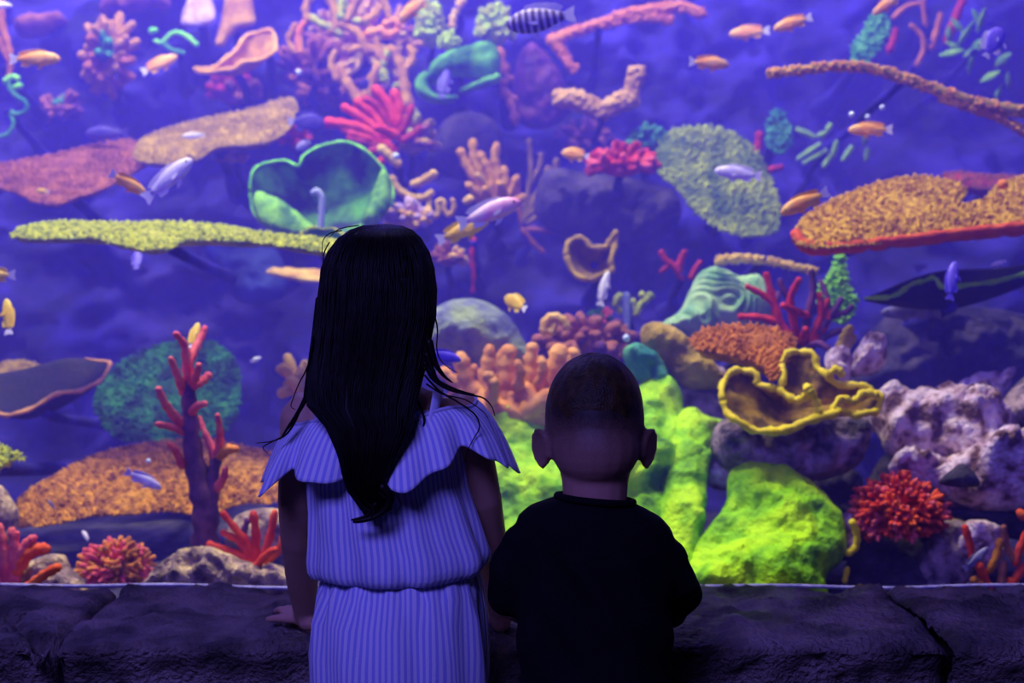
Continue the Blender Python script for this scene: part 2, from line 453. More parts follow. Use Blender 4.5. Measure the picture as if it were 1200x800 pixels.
def finger(variant, ratio, seed):        # unit branch along +Z, ratio = radius / length
    R = random.Random(seed); mb = MB()
    b1 = R.uniform(-.12, .12); b2 = R.uniform(-.12, .12)
    pts = [Vector((b1 * math.sin(t * 2), b2 * math.sin(t * 2.4), t)) for t in (0, .2, .4, .6, .8, 1)]
    mb.tube(pts, [ratio * q * R.uniform(.9, 1.12) for q in (.85, .95, .9, 1, 1, .85)], 7)
    if variant:
        s = R.uniform(.4, .6)
        for q in range(variant):
            a = R.uniform(0, 6.28) if q == 0 else a + 2.6
            d = Vector((math.cos(a) * .34, math.sin(a) * .34, .42 * R.uniform(.7, 1)))
            p0 = Vector((b1 * math.sin(s * 2), b2 * math.sin(s * 2.4), s))
            mb.tube([p0, p0 + d * .4 + Vector((0, 0, -.03)), p0 + d * .75, p0 + d], [ratio * .8, ratio * .85, ratio * .85, ratio * .7], 7)
    return mb
FING = {}
def fing(mat, variant, ratio):
    k = (mat.name, variant, round(ratio, 2))
    if k not in FING:
        mb = finger(variant, ratio, hash(k[1:]) % 1000); FING[k] = mesh('branch', mb.v, mb.f, mat)
    return FING[k]
def bush(name, label, cx, cy, Y, rx, ry, n, rad, mats, seed=1, up=0.15, spread=1.0, core=0.45, cat='coral', group=None, stemmed=True, variants=(0, 1, 2), down=-0.35, depth=None, m_core=None):
    """a clump of branches radiating from a core; rx, ry, rad in pixels"""
    R = random.Random(seed); k = px(Y); C = P(cx, cy, Y); rx *= k; ry *= k; dp = (rx + ry) / 2 if depth is None else depth
    base = C + Vector((0, dp * .35, -ry * up))
    t = thing(name, label, cat, base - Vector((0, 0, ry * .5)), group)
    mb = MB().ball(base, (rx * core, dp * core, ry * core), 10, 7); part('base', mb.v, mb.f, m_core or mats[0], t)
    g = math.pi * (3 - 5 ** .5); i = 0; made = 0
    acc = sum(1 for q in range(400) if 1 - 2 * (q + .5) / 400 >= down and math.sqrt(1 - (1 - 2 * (q + .5) / 400) ** 2) * math.sin(g * q) <= .55) / 400
    tot = max(4, int(n / max(.1, acc)))
    for i in range(tot):
        zz = max(-1, min(1, 1 - 2 * (i + .5) / tot + R.uniform(-.5, .5) / tot ** .5 * .6)); a = g * i + R.uniform(-.25, .25)
        q = math.sqrt(1 - zz * zz); d = Vector((q * math.cos(a), q * math.sin(a), zz))
        if d.y > 0.55 or d.z < down: continue
        d = (d + Vector((R.uniform(-1, 1), R.uniform(-1, 1), R.uniform(-1, 1))) * .22).normalized()
        e = Vector((d.x * rx, d.y * dp, d.z * ry * (1.15 if d.z > 0 else .9)))
        st = core * .8 if core >= .5 else 0.0; L = e.length * (1 - st) * R.uniform(.66, 1.15); made += 1
        m = R.choice(mats); ratio = round(max(.05, min(.42, rad * k / L)), 2)
        o = bpy.data.objects.new('branch', fing(m, R.choice(variants), ratio)); COL.objects.link(o); o.parent = t
        o.matrix_local = Matrix.Translation(base - LOC[t] + e * st) @ e.to_track_quat('Z', 'Y').to_matrix().to_4x4() @ Matrix.Rotation(R.uniform(0, 6.28), 4, 'Z') @ Matrix.Diagonal((L, L, L, 1))
    if stemmed: stem(t, base, max(0.02, rx * .25))
    return t

def branching(name, label, lines, mats, Y, cat='coral', knob=0.15, stem_to=None, names=None, sides=8):
    """lines: (pixel polyline [(x, y, dY)], start radius, end radius, material index); each is a branch of its own"""
    t = None
    for li, (pts, r0, r1, mi) in enumerate(lines):
        pp = catmull([(a[0], a[1], a[2] if len(a) > 2 else 0) for a in pts], 4, closed=False)
        w3 = [P(a[0], a[1], Y + a[2]) for a in pp]; n = len(w3); k = px(Y)
        rad = [k * (r0 + (r1 - r0) * i / (n - 1)) * (1 + knob * math.sin(i * 2.3 + li)) for i in range(n)]
        if t is None: t = thing(name, label, cat, w3[0])
        mb = MB().tube(w3, rad, sides); part(names[li] if names else 'branch', mb.v, mb.f, mats[mi], t)
    if stem_to: stem(t, P(stem_to[0], stem_to[1], Y), stem_to[2] if len(stem_to) > 2 else 0.025)
    return t

# ---- materials of the reef (the colour of each kind itself)
green_l = M('lettuce_green', (56, 112, 4), (192, 246, 4), 11, 0.65, 0.9, 90, c3=(138, 212, 4), lo=.33, hi=.58, detail=8)
green_d = M('dark_green', (12, 48, 40), (44, 124, 60), 16, 0.8, 0.5)
green_b = M('bowl_green', (14, 34, 56), (84, 160, 66), 11, 0.7, 0.4, lo=.40, hi=.64)
green_rim = M('bowl_rim_green', (110, 220, 50), (150, 240, 70), 30, 0.6, 0.2)
lime = M('lime', (116, 130, 34), (204, 208, 64), 60, 0.7, 0.3)
yellow_p = M('yellow_plate', (150, 150, 44), (190, 188, 56), 25, 0.7, 0.3)
yellow_r = M('yellow_rim', (216, 190, 20), (240, 216, 40), 30, 0.6, 0.2)
lime_b = M('lime_bright', (170, 200, 30), (214, 236, 60), 40)
ochre = M('ochre', (140, 108, 40), (180, 146, 46), 22, 0.8, 0.4)
orange = M('orange_plate', (150, 88, 30), (226, 178, 50), 60, 0.75, 0.4)
orange_u = M('orange_under', (206, 70, 34), (226, 96, 40), 25, 0.75, 0.4)
rust = M('rust', (160, 88, 50), (206, 126, 72), 25, 0.8, 0.4)
amber = M('amber_plate', (140, 78, 34), (226, 156, 60), 50, 0.8, 0.4)
maroon = M('maroon_plate', (120, 62, 74), (160, 92, 88), 20, 0.8, 0.4)
pink_o = M('salmon', (226, 124, 84), (240, 160, 110), 25, 0.7, 0.3)
sponge = M('sponge_orange', (206, 126, 110), (242, 172, 150), 14, 0.7, 0.3)
red = M('red', (206, 40, 56), (232, 76, 76), 20, 0.65, 0.3)
red_o = M('red_orange', (224, 62, 44), (244, 110, 70), 20, 0.65, 0.3)
red_d = M('red_dark', (140, 24, 60), (186, 44, 66), 20, 0.65, 0.3)
plum = M('plum', (70, 34, 88), (112, 54, 110), 20, 0.7, 0.3)
plum_p = M('plum_pink', (140, 80, 116), (178, 106, 128), 20, 0.7, 0.3)
tan = M('tan', (190, 146, 96), (226, 186, 130), 22, 0.75, 0.3)
brown = M('brown', (168, 110, 50), (214, 156, 70), 22, 0.75, 0.3)
peach = M('peach', (214, 156, 130), (236, 196, 170), 25, 0.75, 0.3)
lilac = M('lilac', (180, 146, 196), (222, 190, 230), 25, 0.75, 0.3)
trunk_m = M('branch_trunk', (84, 52, 92), (128, 80, 116), 25, 0.8, 0.4)
coral_r = M('coral_red', (216, 66, 150), (242, 116, 190), 25, 0.7, 0.3)
brain_m = M('brain_green', (104, 158, 120), (170, 206, 150), 14, 0.7, 0.2)
boulder_m = M('rock_algae', (60, 56, 130), (150, 164, 124), 14, 0.8, 0.6, c3=(122, 130, 146), lo=.34, hi=.62, detail=8)
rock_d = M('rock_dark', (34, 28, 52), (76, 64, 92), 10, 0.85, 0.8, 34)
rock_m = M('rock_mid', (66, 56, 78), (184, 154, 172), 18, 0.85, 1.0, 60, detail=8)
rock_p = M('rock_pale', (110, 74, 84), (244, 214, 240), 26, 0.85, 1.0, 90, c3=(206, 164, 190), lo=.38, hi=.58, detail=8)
rock_b = M('rock_buff', (104, 82, 100), (236, 204, 160), 24, 0.85, 1.0, 80, c3=(178, 146, 142), lo=.36, hi=.62, detail=8)
gold_r = M('rock_gold', (140, 112, 40), (200, 166, 60), 14, 0.8, 0.6)
teal = M('teal', (40, 120, 110), (90, 170, 120), 16, 0.75, 0.4)

# ---- bright green lettuce coral by the window
lobes('lettuce_coral', 'huge bright yellow-green lettuce coral with folded lobes, rising behind the ledge', 'coral', [
    ('lobe', [(572, 486), (584, 462), (600, 461), (622, 478), (650, 497), (690, 520), (712, 600), (700, 720), (575, 720), (564, 600)], 3.34, .10, .06, 36, -8, .05, 6),
    ('lobe', [(748, 452), (758, 446), (766, 449), (776, 444), (792, 452), (801, 475), (804, 510), (812, 600), (800, 720), (690, 720), (676, 560), (720, 480)], 3.24, .09, .06, 34, 10, .05, 6),
    ('lobe', [(796, 484), (822, 490), (850, 496), (847, 515), (832, 543), (826, 570), (820, 640), (812, 715), (770, 715), (780, 560)], 3.12, .05, .05, 34, 22, .04, 7),
    ('lobe', [(852, 562), (864, 545), (882, 540), (905, 549), (930, 560), (955, 575), (975, 592), (990, 612), (990, 648), (968, 676), (960, 718), (812, 718), (806, 650), (826, 625), (850, 590)], 3.02, .10, .07, 42, -12, .05, 6)], green_l)
# ---- left side
plate('table_coral', 'long pale yellow-green table coral seen edge-on beside the girl\'s head', [(15, 275), (35, 265), (70, 261), (150, 262), (220, 262), (270, 267), (320, 275), (400, 284), (405, 298), (340, 289), (300, 284), (240, 281), (212, 284), (200, 291), (170, 293), (140, 287), (110, 279), (60, 280), (22, 279)], 3.45, 72, yellow_p, lime, back=.03, sp=4.0, r=2.3, h=4.2)
plate('table_coral', 'large amber-brown table coral spreading behind the tall branching coral', [(18, 612), (24, 585), (60, 560), (110, 535), (170, 520), (230, 516), (290, 525), (330, 540), (345, 575), (320, 588), (280, 590), (240, 604), (200, 598), (150, 602), (110, 603), (70, 612), (40, 616)], 3.35, 68, amber, amber, back=.03, sp=4.2, r=2.3, h=4, seed=4)
plate('table_coral', 'ochre table coral above the heart-shaped green bowl coral', [(158, 178), (170, 162), (205, 148), (250, 137), (300, 127), (335, 115), (348, 128), (338, 150), (318, 165), (290, 170), (255, 173), (230, 187), (205, 193), (178, 191), (162, 188)], 4.25, 60, ochre, ochre, sp=4, r=2.0, h=3, seed=5)
plate('table_coral', 'dull maroon table coral next to the ochre one', [(-30, 205), (0, 192), (60, 182), (110, 170), (155, 165), (172, 190), (150, 205), (120, 222), (85, 233), (65, 240), (40, 236), (15, 224), (-30, 215)], 4.15, 62, maroon, maroon, sp=4, r=2.0, h=3, seed=6)
plate('table_coral', 'dark green table coral hanging over the amber-brown one', [(112, 470), (125, 440), (155, 418), (200, 402), (250, 402), (278, 430), (278, 480), (262, 505), (235, 512), (200, 516), (165, 516), (140, 514), (122, 498)], 3.85, 35, green_d, green_d, sp=4.2, r=2.2, h=3.4, seed=7)
plate('table_coral', 'small ochre table coral above the thin pink-edged plate', [(-30, 440), (0, 426), (35, 425), (60, 440), (55, 458), (35, 467), (0, 466), (-30, 462)], 3.9, 55, ochre, ochre, sp=4, r=2.0, h=3, seed=8)
cup('plate_coral', 'dark thin plate coral with a pale pink curled edge', [(-40, 476), (0, 484), (20, 486), (50, 470), (80, 459), (103, 455), (120, 442), (128, 425), (90, 420), (30, 430), (-40, 450)], 3.55, 62, .05, M('plate_dark', (12, 7, 26), (30, 16, 40), 12), M('edge_pink', (196, 130, 130), (222, 160, 150), 30), lip=2.6, wav=.004, lipseg=(0, 8))
plate('plate_coral', 'lime tip of a plate coral poking in over the dark corner', [(-40, 545), (-10, 522), (10, 526), (28, 537), (10, 540), (-10, 552), (-40, 556)], 3.2, 55, lime, lime, sp=5, r=2.4, h=3.5, seed=9)
cup('bowl_coral', 'heart-shaped green bowl coral with bright lime edges behind the girl\'s head', [(293, 225), (298, 203), (312, 190), (332, 185), (350, 196), (358, 183), (376, 168), (400, 165), (424, 176), (448, 196), (460, 220), (455, 246), (435, 262), (405, 268), (372, 274), (335, 275), (308, 262), (296, 245)], 3.95, 22, .11, green_b, green_rim, lip=1.7, wav=.016, waves=5, shift=(0, -.2))
t = [o for o in LOC if o.get('label', '').startswith('heart-shaped green bowl')][0]
for ol, Y, pn in (([(295, 236), (303, 226), (320, 230), (340, 242), (360, 258), (374, 273), (345, 277), (318, 270), (302, 258)], 3.86, 'lobe'), ([(424, 262), (430, 240), (440, 215), (450, 200), (459, 216), (458, 240), (446, 258), (432, 264)], 3.86, 'lobe')):
    v, f, pl, poly, H = inflate(ol, Y, .03, .03, 40, 0, step=5, namp=.012, nscale=14); part(pn, v, f, M('bowl_lobe', (50, 110, 50), (136, 206, 80), 20, .7, .5, lo=.36, hi=.6), t)
cup('cup_coral', 'small yellow-green cup coral tucked behind the edge-on table coral', [(352, 276), (362, 268), (385, 268), (402, 274), (398, 282), (375, 284), (358, 284)], 3.62, 50, .05, green_b, lime, lip=1.8, wav=.003)
branching('branching_coral', 'tall branching coral with a plum trunk and pink-red tips', [
    ([(240, 640, .02), (240, 600), (232, 560), (225, 520), (222, 480), (221, 445)], 17, 7.5, 0), ([(221, 450), (219, 425, -.02), (216, 404, -.03), (206, 391, -.05)], 7, 3.6, 1),
    ([(221, 425), (228, 410, .02), (236, 395, .04), (240, 384, .05)], 6, 4, 1), ([(215, 460), (208, 440, -.03), (202, 425, -.05), (200, 420, -.06)], 5.5, 3.2, 1),
    ([(217, 500), (205, 488, -.02), (193, 472, -.05), (186, 456, -.07)], 6.5, 4, 1), ([(216, 506), (200, 500, -.03), (184, 497, -.06)], 5, 3.4, 1), ([(214, 545), (206, 528, -.03), (198, 520, -.05)], 6, 3.2, 1),
    ([(224, 450), (230, 440, -.02), (233, 428, -.04)], 6, 3.6, 1), ([(226, 452), (236, 447, .02), (244, 440, .03)], 6, 4.6, 1), ([(222, 488), (230, 476, -.02), (240, 473, -.03)], 6, 3.6, 1),
    ([(246, 620, .02), (249, 580), (250, 555), (255, 530)], 9, 6.5, 0), ([(252, 540), (246, 520), (239, 505), (234, 490, .02)], 5.5, 3, 1), ([(255, 532), (258, 515, -.02), (257, 498, -.04), (255, 487, -.05)], 6, 3, 1),
    ([(256, 534), (265, 528, -.02), (272, 526, -.05), (277, 526, -.06)], 6.5, 4, 2), ([(262, 532), (268, 522, -.03)], 5, 3.4, 2), ([(252, 575), (262, 560, -.03), (264, 550, -.04)], 6, 3.6, 1)], [trunk_m, coral_r, pink_o], 3.05,
    names=['trunk'] + ['branch'] * 9 + ['trunk'] + ['branch'] * 5)
branching('finger_coral', 'clump of thick red finger coral in front of the buff rock', [
    ([(8, 700), (6, 660), (2, 635), (-2, 618)], 8, 6, 0), ([(14, 700), (14, 665), (17, 640), (14, 622)], 7, 5.5, 0), ([(18, 680), (24, 650), (32, 636), (40, 630)], 7, 5, 0), ([(20, 670), (32, 650), (46, 643), (54, 643)], 8, 7, 1), ([(28, 692, -.03), (40, 682, -.05), (54, 672, -.07), (67, 665, -.09)], 6, 5.5, 1), ([(2, 690), (-8, 660), (-14, 640)], 8, 6, 0), ([(10, 660), (15, 640), (20, 625)], 5, 4, 0)], [coral_r, red_o], 2.93)
rock('rock', 'small buff lumpy rock beside the red finger coral', [(18, 700), (24, 668), (45, 654), (75, 650), (82, 665), (92, 672), (100, 684), (98, 700)], 3.02, .06, rock_b, 20, .03, 14, 5)
bush('staghorn_coral', 'small salmon-pink knobbly bush coral on the sand between two buff rocks', 132, 664, 3.05, 46, 32, 80, 3.2, [pink_o, coral_r, coral_r, rust], 3, core=.55, variants=(1, 2, 2), down=-.7, m_core=maroon, stemmed=False)
rock('rock', 'wide buff rock under the red antler coral', [(162, 702), (175, 680), (197, 660), (215, 648), (245, 642), (275, 652), (300, 660), (335, 665), (350, 702)], 3.0, .09, rock_b, 25, .035, 12, 5, 2)
branching('antler_coral', 'red antler coral growing on the wide buff rock', [
    ([(296, 668), (292, 640), (278, 622), (262, 602)], 5.5, 4, 0), ([(292, 650), (280, 634), (262, 624)], 5, 4, 0), ([(294, 655), (270, 646), (246, 638)], 5.5, 4.5, 0), ([(294, 660), (274, 655), (250, 663), (228, 672)], 5.5, 4.5, 1), ([(298, 660), (300, 630), (297, 602)], 5.5, 5, 0), ([(304, 662), (316, 630), (322, 600)], 5.5, 4.5, 0), ([(306, 664), (326, 644), (336, 618)], 5.5, 4.5, 1), ([(300, 664, -.03), (312, 650, -.05), (322, 644, -.07)], 5, 4, 0), ([(298, 664), (285, 632, .04), (290, 610, .05)], 5, 4, 2)],
    [red, red_o, plum], 2.99, knob=.18)
rock('rock', 'pale shoulder of rock leaning against the left pane edge beside the amber coral', [(-30, 640), (-20, 580), (0, 568), (10, 580), (20, 600), (16, 625), (0, 640)], 3.15, .06, rock_b, 10, .02, 12, 5, 4)
rock('rock', 'pale rounded rock behind the red antler coral', [(268, 640), (272, 610), (292, 598), (325, 596), (345, 610), (345, 650)], 3.25, .07, rock_b, 15, .02, 12, 5, 5)
bush('staghorn_coral', 'tan finger coral at the girl\'s left side', 348, 436, 3.5, 22, 36, 12, 7, [tan, tan], 4, core=.4, variants=(0, 1), up=.6)
rock('rock', 'flat pinkish rock shelf floating level with the girl\'s cheek', [(311, 319), (330, 317), (352, 316), (385, 318), (392, 330), (360, 330), (335, 327), (318, 324)], 4.2, .010, peach, 60, .01, 12, 4)
# ---- upper left
bush('staghorn_coral', 'brown staghorn coral with drooping greenish tips below the orange fish', 122, 78, 4.6, 34, 44, 20, 6.5, [brown, brown, rust, teal], 5, core=.3, variants=(1, 2), down=-.9, up=-.2)
plate('leaf_coral', 'grey-lilac fan-shaped leaf coral beside the tan upright leaf', [(212, 28), (216, 8), (226, -6), (244, -6), (252, 10), (250, 26), (235, 31), (222, 31)], 4.8, 20, lilac, None, back=.03)
plate('leaf_coral', 'tan upright leaf coral rising above the folded orange leaf', [(252, 52), (258, 28), (262, 6), (266, -10), (292, -10), (298, 14), (298, 28), (278, 36), (266, 48), (262, 54)], 4.75, 15, brown, None, back=.03)
cup('leaf_coral', 'folded orange leaf coral with a bright wavy edge', [(228, 82), (245, 80), (262, 72), (276, 58), (290, 42), (302, 38), (320, 38), (322, 60), (308, 68), (285, 74), (272, 80), (252, 84)], 4.55, 40, .05, brown, M('edge_orange', (226, 160, 60), (240, 180, 80), 30), lip=2.6, wav=.004)
branching('soft_coral', 'thin green squiggle of soft coral above the second orange fish', [([(182, 48), (190, 50), (198, 42), (206, 38), (218, 42), (230, 52)], 2.5, 3, 0), ([(190, 50), (200, 58), (215, 62)], 3, 2.5, 1), ([(178, 36), (183, 35)], 4, 3, 0)], [green_rim, teal], 4.7, stem_to=(205, 52))
bush('soft_coral', 'dim red soft coral above the ochre table coral', 272, 105, 4.85, 34, 24, 20, 6, [red_d, maroon], 12, core=.55, variants=(0, 1))
branching('sea_whip', 'pinkish brown sea whip along the dark edge by the green vine', [([(10, 96), (12, 70), (8, 50), (2, 30), (0, 8), (-4, -20)], 4, 6, 0), ([(10, 70), (2, 55), (-6, 40)], 4, 4, 0)], [rust], 4.4, stem_to=(8, 80))
branching('vine_coral', 'teal curling vine coral below the sea whip', [([(-6, 160), (8, 158), (16, 145), (10, 130), (18, 134), (30, 130), (30, 120), (18, 112), (10, 100), (14, 90)], 2.6, 3.2, 0), ([(6, 95), (14, 90), (20, 92)], 3.6, 3.6, 1), ([(18, 102), (24, 100)], 3.6, 3.4, 1)], [teal, green_rim], 4.3, stem_to=(10, 130))
branching('staghorn_coral', 'big orange-brown staghorn thicket with yellow tips above the red finger coral', [
    ([(420, 118), (405, 95), (398, 80)], 7, 5, 0), ([(395, 92), (388, 75), (392, 62)], 5, 4, 0), ([(430, 110), (440, 85), (450, 70), (458, 55)], 7, 5, 0), ([(450, 72), (440, 60), (425, 55), (410, 60)], 6, 4.5, 0), ([(450, 68), (440, 48), (438, 40)], 5, 4, 0),
    ([(478, 125), (474, 100), (470, 80), (462, 60)], 8, 5, 0), ([(470, 85), (484, 70), (480, 55)], 5, 4, 0), ([(455, 60), (448, 78), (450, 92)], 5, 6.5, 1), ([(470, 100), (462, 102)], 5, 4, 1),
    ([(430, 60), (420, 40), (400, 30), (385, 38)], 6, 5, 0), ([(365, 20), (375, 28), (390, 34), (398, 40)], 5, 5.5, 2), ([(362, 26), (358, 10), (365, -6)], 5, 5, 0), ([(395, 34), (392, 12), (385, -8)], 6, 6, 0), ([(405, 25), (415, 8), (420, -8)], 6, 6, 0), ([(400, 20), (402, 0)], 7, 6, 1),
    ([(430, 26), (415, 24)], 4, 4, 1), ([(424, 25), (440, 18), (446, 8)], 5, 4.5, 0), ([(430, 40), (445, 36), (455, 42)], 6, 5, 3), ([(450, 30), (462, 24), (468, 32)], 5, 4, 3), ([(456, 42), (466, 36)], 5, 4, 3), ([(440, -8), (452, 6), (456, 20)], 5, 4, 0), ([(352, 60), (350, 40), (356, 28)], 5, 4, 3), ([(345, 62), (338, 46), (346, 30)], 4, 4, 0)],
    [brown, lime, yellow_p, pink_o], 4.6, stem_to=(430, 100, .05), knob=.22)
branching('finger_coral', 'bright red finger coral over the knobbly tan corals', [
    ([(458, 172), (430, 152), (405, 146), (385, 144)], 6, 6.5, 0), ([(450, 160), (428, 140), (404, 126)], 6, 5, 0), ([(455, 160), (438, 135), (420, 120)], 6, 5.5, 0), ([(460, 158), (452, 140), (440, 122), (426, 116)], 6, 5, 1), ([(464, 150), (456, 125), (440, 104)], 6.5, 6, 0), ([(466, 148), (468, 125), (462, 108)], 6, 6, 0), ([(468, 155), (478, 140), (482, 126)], 6, 5, 1), ([(455, 168), (425, 160), (402, 152)], 6, 4.5, 0), ([(458, 172), (432, 168), (410, 162)], 6, 4.5, 1), ([(462, 175, -.03), (440, 176, -.05), (428, 184, -.06)], 6, 4.5, 1), ([(464, 176, -.03), (455, 180, -.06), (446, 190, -.07)], 6, 5, 0), ([(466, 160, -.05), (450, 152, -.08), (440, 150, -.1)], 6, 4.5, 0), ([(470, 165), (484, 158), (492, 150)], 6, 4.5, 1)],
    [red, red_d], 4.3, stem_to=(462, 168, .03), knob=.15)
plate('leaf_coral', 'orange square leaf coral stub at the end of the folded orange leaf', [(302, 48), (312, 38), (324, 46), (322, 64), (304, 68)], 4.72, 20, brown, None, back=.03)
bush('bush_coral', 'yellow-green bush coral behind the green cup, nearest the orange thicket', 504, 30, 4.7, 18, 30, 60, 4, [lime_b, lime], 15, core=.7, variants=(0,))
bush('bush_coral', 'small bright lime bush coral just over the green cup', 526, 48, 4.6, 13, 13, 30, 3.5, [lime_b], 16, core=.7, variants=(0,))
bush('bush_coral', 'round yellow-green bush coral beside the striped lilac fish', 580, 30, 4.65, 23, 27, 80, 3.8, [lime_b, lime], 17, core=.75, variants=(0,))
branching('sea_whip', 'thin pink knobbly sea whip between two lime bush corals', [([(540, -6), (538, 8), (532, 18), (530, 30)], 4, 4.5, 0), ([(538, 5), (545, 0)], 4, 4, 0)], [peach], 4.75, knob=.4, stem_to=(535, 10))
sea_g = M('cup_sea_green', (34, 100, 40), (110, 196, 78), 12, lo=.36, hi=.6)
t = lobes('cup_coral', 'lumpy sea-green cup coral with a curled lower lip around a violet hollow', 'coral', [
    ('lobe', [(500, 98), (505, 80), (530, 64), (560, 56), (583, 58), (587, 75), (583, 88), (560, 90), (535, 86), (515, 94)], 4.5, .06, .05, 35, 0, .02, 10),
    ('lip', [(538, 106), (552, 99), (575, 90), (586, 88), (586, 95), (570, 101), (552, 107), (541, 110)], 4.42, .02, .02, 30, 0, .004, 10),
    ('wall', [(486, 104), (488, 92), (498, 84), (506, 90), (504, 104), (516, 112), (536, 112), (534, 118), (510, 121), (492, 114)], 4.46, .025, .03, 20, 0, .006, 10)], sea_g)
stem(t, P(540, 80, 4.55), .03)
branching('sea_fan', 'pinkish knobbly sea fan stalk hanging by the sea-green cup', [([(585, 60), (592, 85), (590, 105), (600, 125), (604, 145)], 6, 5, 0), ([(590, 85), (600, 95)], 5, 4, 0), ([(596, 112), (606, 118)], 4, 4, 0)], [plum_p], 4.6, knob=.45, stem_to=(592, 90))
rock('rock', 'dim dark round boulder behind the orange branch coral', [(505, 200), (508, 160), (525, 138), (550, 130), (578, 140), (590, 165), (592, 215)], 4.75, .10, rock_d, 10, .02, 6, 8)
bush('bubble_coral', 'knobbly yellow-tan coral next to the red finger coral', 482, 160, 4.5, 30, 28, 32, 7, [tan, yellow_p, plum_p], 19, core=.6, variants=(0,))
branching('worm_coral', 'coiled tan worm-shaped corals beside the heart-shaped bowl', [([(447, 174), (455, 182), (466, 192)], 6, 6, 0), ([(460, 210), (466, 222), (480, 230), (496, 232), (505, 226)], 5, 4.5, 0), ([(485, 216), (495, 212), (508, 204)], 5, 5, 0), ([(503, 236), (503, 246), (510, 254), (514, 246), (513, 236), (520, 236), (521, 247), (527, 252), (532, 242), (530, 234)], 3.2, 3, 0)], [tan], 4.15, stem_to=(485, 222))
bush('bubble_coral', 'pale pink bubble coral clump over the girl\'s head', 478, 254, 4.0, 27, 20, 40, 6, [peach, lilac], 20, core=.65, variants=(0,))
branching('branch_coral', 'orange-brown branch coral with blunt upright fingers above the pink fish', [
    ([(582, 246), (562, 216), (548, 196), (540, 178)], 7, 5, 0), ([(578, 240), (564, 208), (556, 186), (554, 166)], 6.5, 5, 0), ([(580, 236), (576, 208), (568, 192), (562, 180)], 6.5, 5, 0), ([(582, 238), (584, 206), (580, 188), (582, 170)], 6.5, 5, 0), ([(586, 240), (592, 215), (590, 198)], 6, 5, 0), ([(588, 242), (600, 222), (606, 208)], 6, 5, 0), ([(575, 240), (558, 232), (546, 236)], 6, 5, 1), ([(584, 246), (600, 238), (612, 232)], 6, 5.5, 0), ([(570, 222, -.03), (560, 205, -.06)], 6, 4.5, 1), ([(572, 235, -.04), (568, 222, -.07)], 7, 5, 0), ([(590, 232, -.04), (586, 216, -.07)], 7, 5, 0), ([(566, 240, -.03), (556, 224, -.06), (548, 216, -.07)], 6, 4.5, 0)],
    [brown, tan], 4.2, stem_to=(582, 240, .03), knob=.2)
branching('branch_coral', 'thin dull-brown branch coral fanning out beside the orange-brown one', [
    ([(612, 262), (618, 230), (622, 200), (620, 165)], 3.6, 3, 0), ([(614, 258), (630, 225), (642, 198)], 3.6, 4, 0), ([(616, 255), (640, 232), (660, 212)], 3.6, 5, 0), ([(616, 262), (640, 248), (656, 238)], 3.6, 3.6, 0), ([(616, 268), (640, 270), (662, 272)], 3.4, 4, 1), ([(612, 268), (625, 285), (638, 296)], 3.4, 3, 1), ([(634, 220), (650, 200), (652, 188)], 3.4, 4.5, 0), ([(612, 262), (606, 236), (608, 214)], 3.4, 3, 1), ([(622, 215), (632, 196), (634, 182)], 3, 3, 0)],
    [M('branch_dull', (110, 84, 60), (150, 116, 64), 30), maroon], 4.5, stem_to=(614, 262), knob=.2)
branching('sea_whip', 'thin red sea whip hanging under the pink fish', [([(556, 280), (553, 300), (555, 320), (554, 342)], 3.2, 2.4, 0)], [red_d], 4.1, knob=.35, stem_to=(555, 285))
bush('bubble_coral', 'rusty little coral clump under the yellow fish', 525, 300, 4.1, 22, 16, 16, 5, [maroon, peach], 24, core=.6, variants=(0,))
branching('water_pipe', 'pale blue-grey bent pipe inside the green bowl', [([(367, 226), (372, 224), (377, 232), (377, 245), (376, 268)], 4, 4, 0)], [M('pipe_grey', (150, 160, 210), (170, 180, 220), 5, .5, 0)], 3.8, knob=0, cat='pipe', names=['tube'])
rock('rock', 'round algae-dusted boulder between the two children', [(500, 420), (500, 375), (515, 358), (540, 350), (568, 353), (595, 370), (614, 398), (618, 430)], 3.6, .10, boulder_m, 12, .012, 9, 5, 8)
branching('finger_sponge', 'thick orange finger sponge between girl and boy', [
    ([(600, 500), (596, 460), (594, 430), (596, 412)], 15, 9, 0), ([(590, 480), (570, 450), (572, 425), (574, 408)], 14, 6, 0), ([(590, 490), (560, 465), (545, 440), (540, 418)], 14, 9, 0), ([(560, 470), (535, 450), (520, 436)], 10, 7, 0), ([(575, 470, -.05), (578, 450, -.06), (571, 440, -.08)], 9, 6, 0), ([(578, 465, -.05), (578, 448, -.08)], 7, 6, 0),
    ([(610, 490), (620, 455), (622, 425), (624, 408)], 13, 7, 0), ([(610, 490), (635, 465), (648, 435), (656, 412)], 15, 11, 0), ([(620, 480, -.04), (650, 462, -.06), (668, 450, -.08)], 12, 10, 0), ([(640, 450), (665, 425), (672, 415)], 10, 8, 0), ([(546, 452), (552, 438), (556, 430)], 8, 4.5, 0), ([(606, 455, -.03), (610, 436, -.05), (606, 424, -.05)], 8, 4.5, 0), ([(632, 452, -.03), (636, 432, -.04), (634, 420, -.04)], 8, 5, 0), ([(586, 440), (584, 424), (588, 412)], 7, 4, 0)], [sponge], 3.4, knob=.2, sides=10)
t = [o for o in LOC if o.get('label', '').startswith('thick orange finger sponge')][0]
v, f, pl, poly, H = inflate([(522, 470), (535, 452), (560, 444), (600, 442), (640, 446), (672, 456), (668, 500), (540, 500)], 3.42, .05, .05, 25, 0, step=5, namp=.03, nscale=14); part('base', v, f, sponge, t)
bush('lobed_coral', 'plum-pink lobed coral clump beside the boy\'s head', 690, 400, 3.65, 58, 30, 40, 8, [plum_p, plum_p, plum], 26, core=.7, variants=(0, 1))
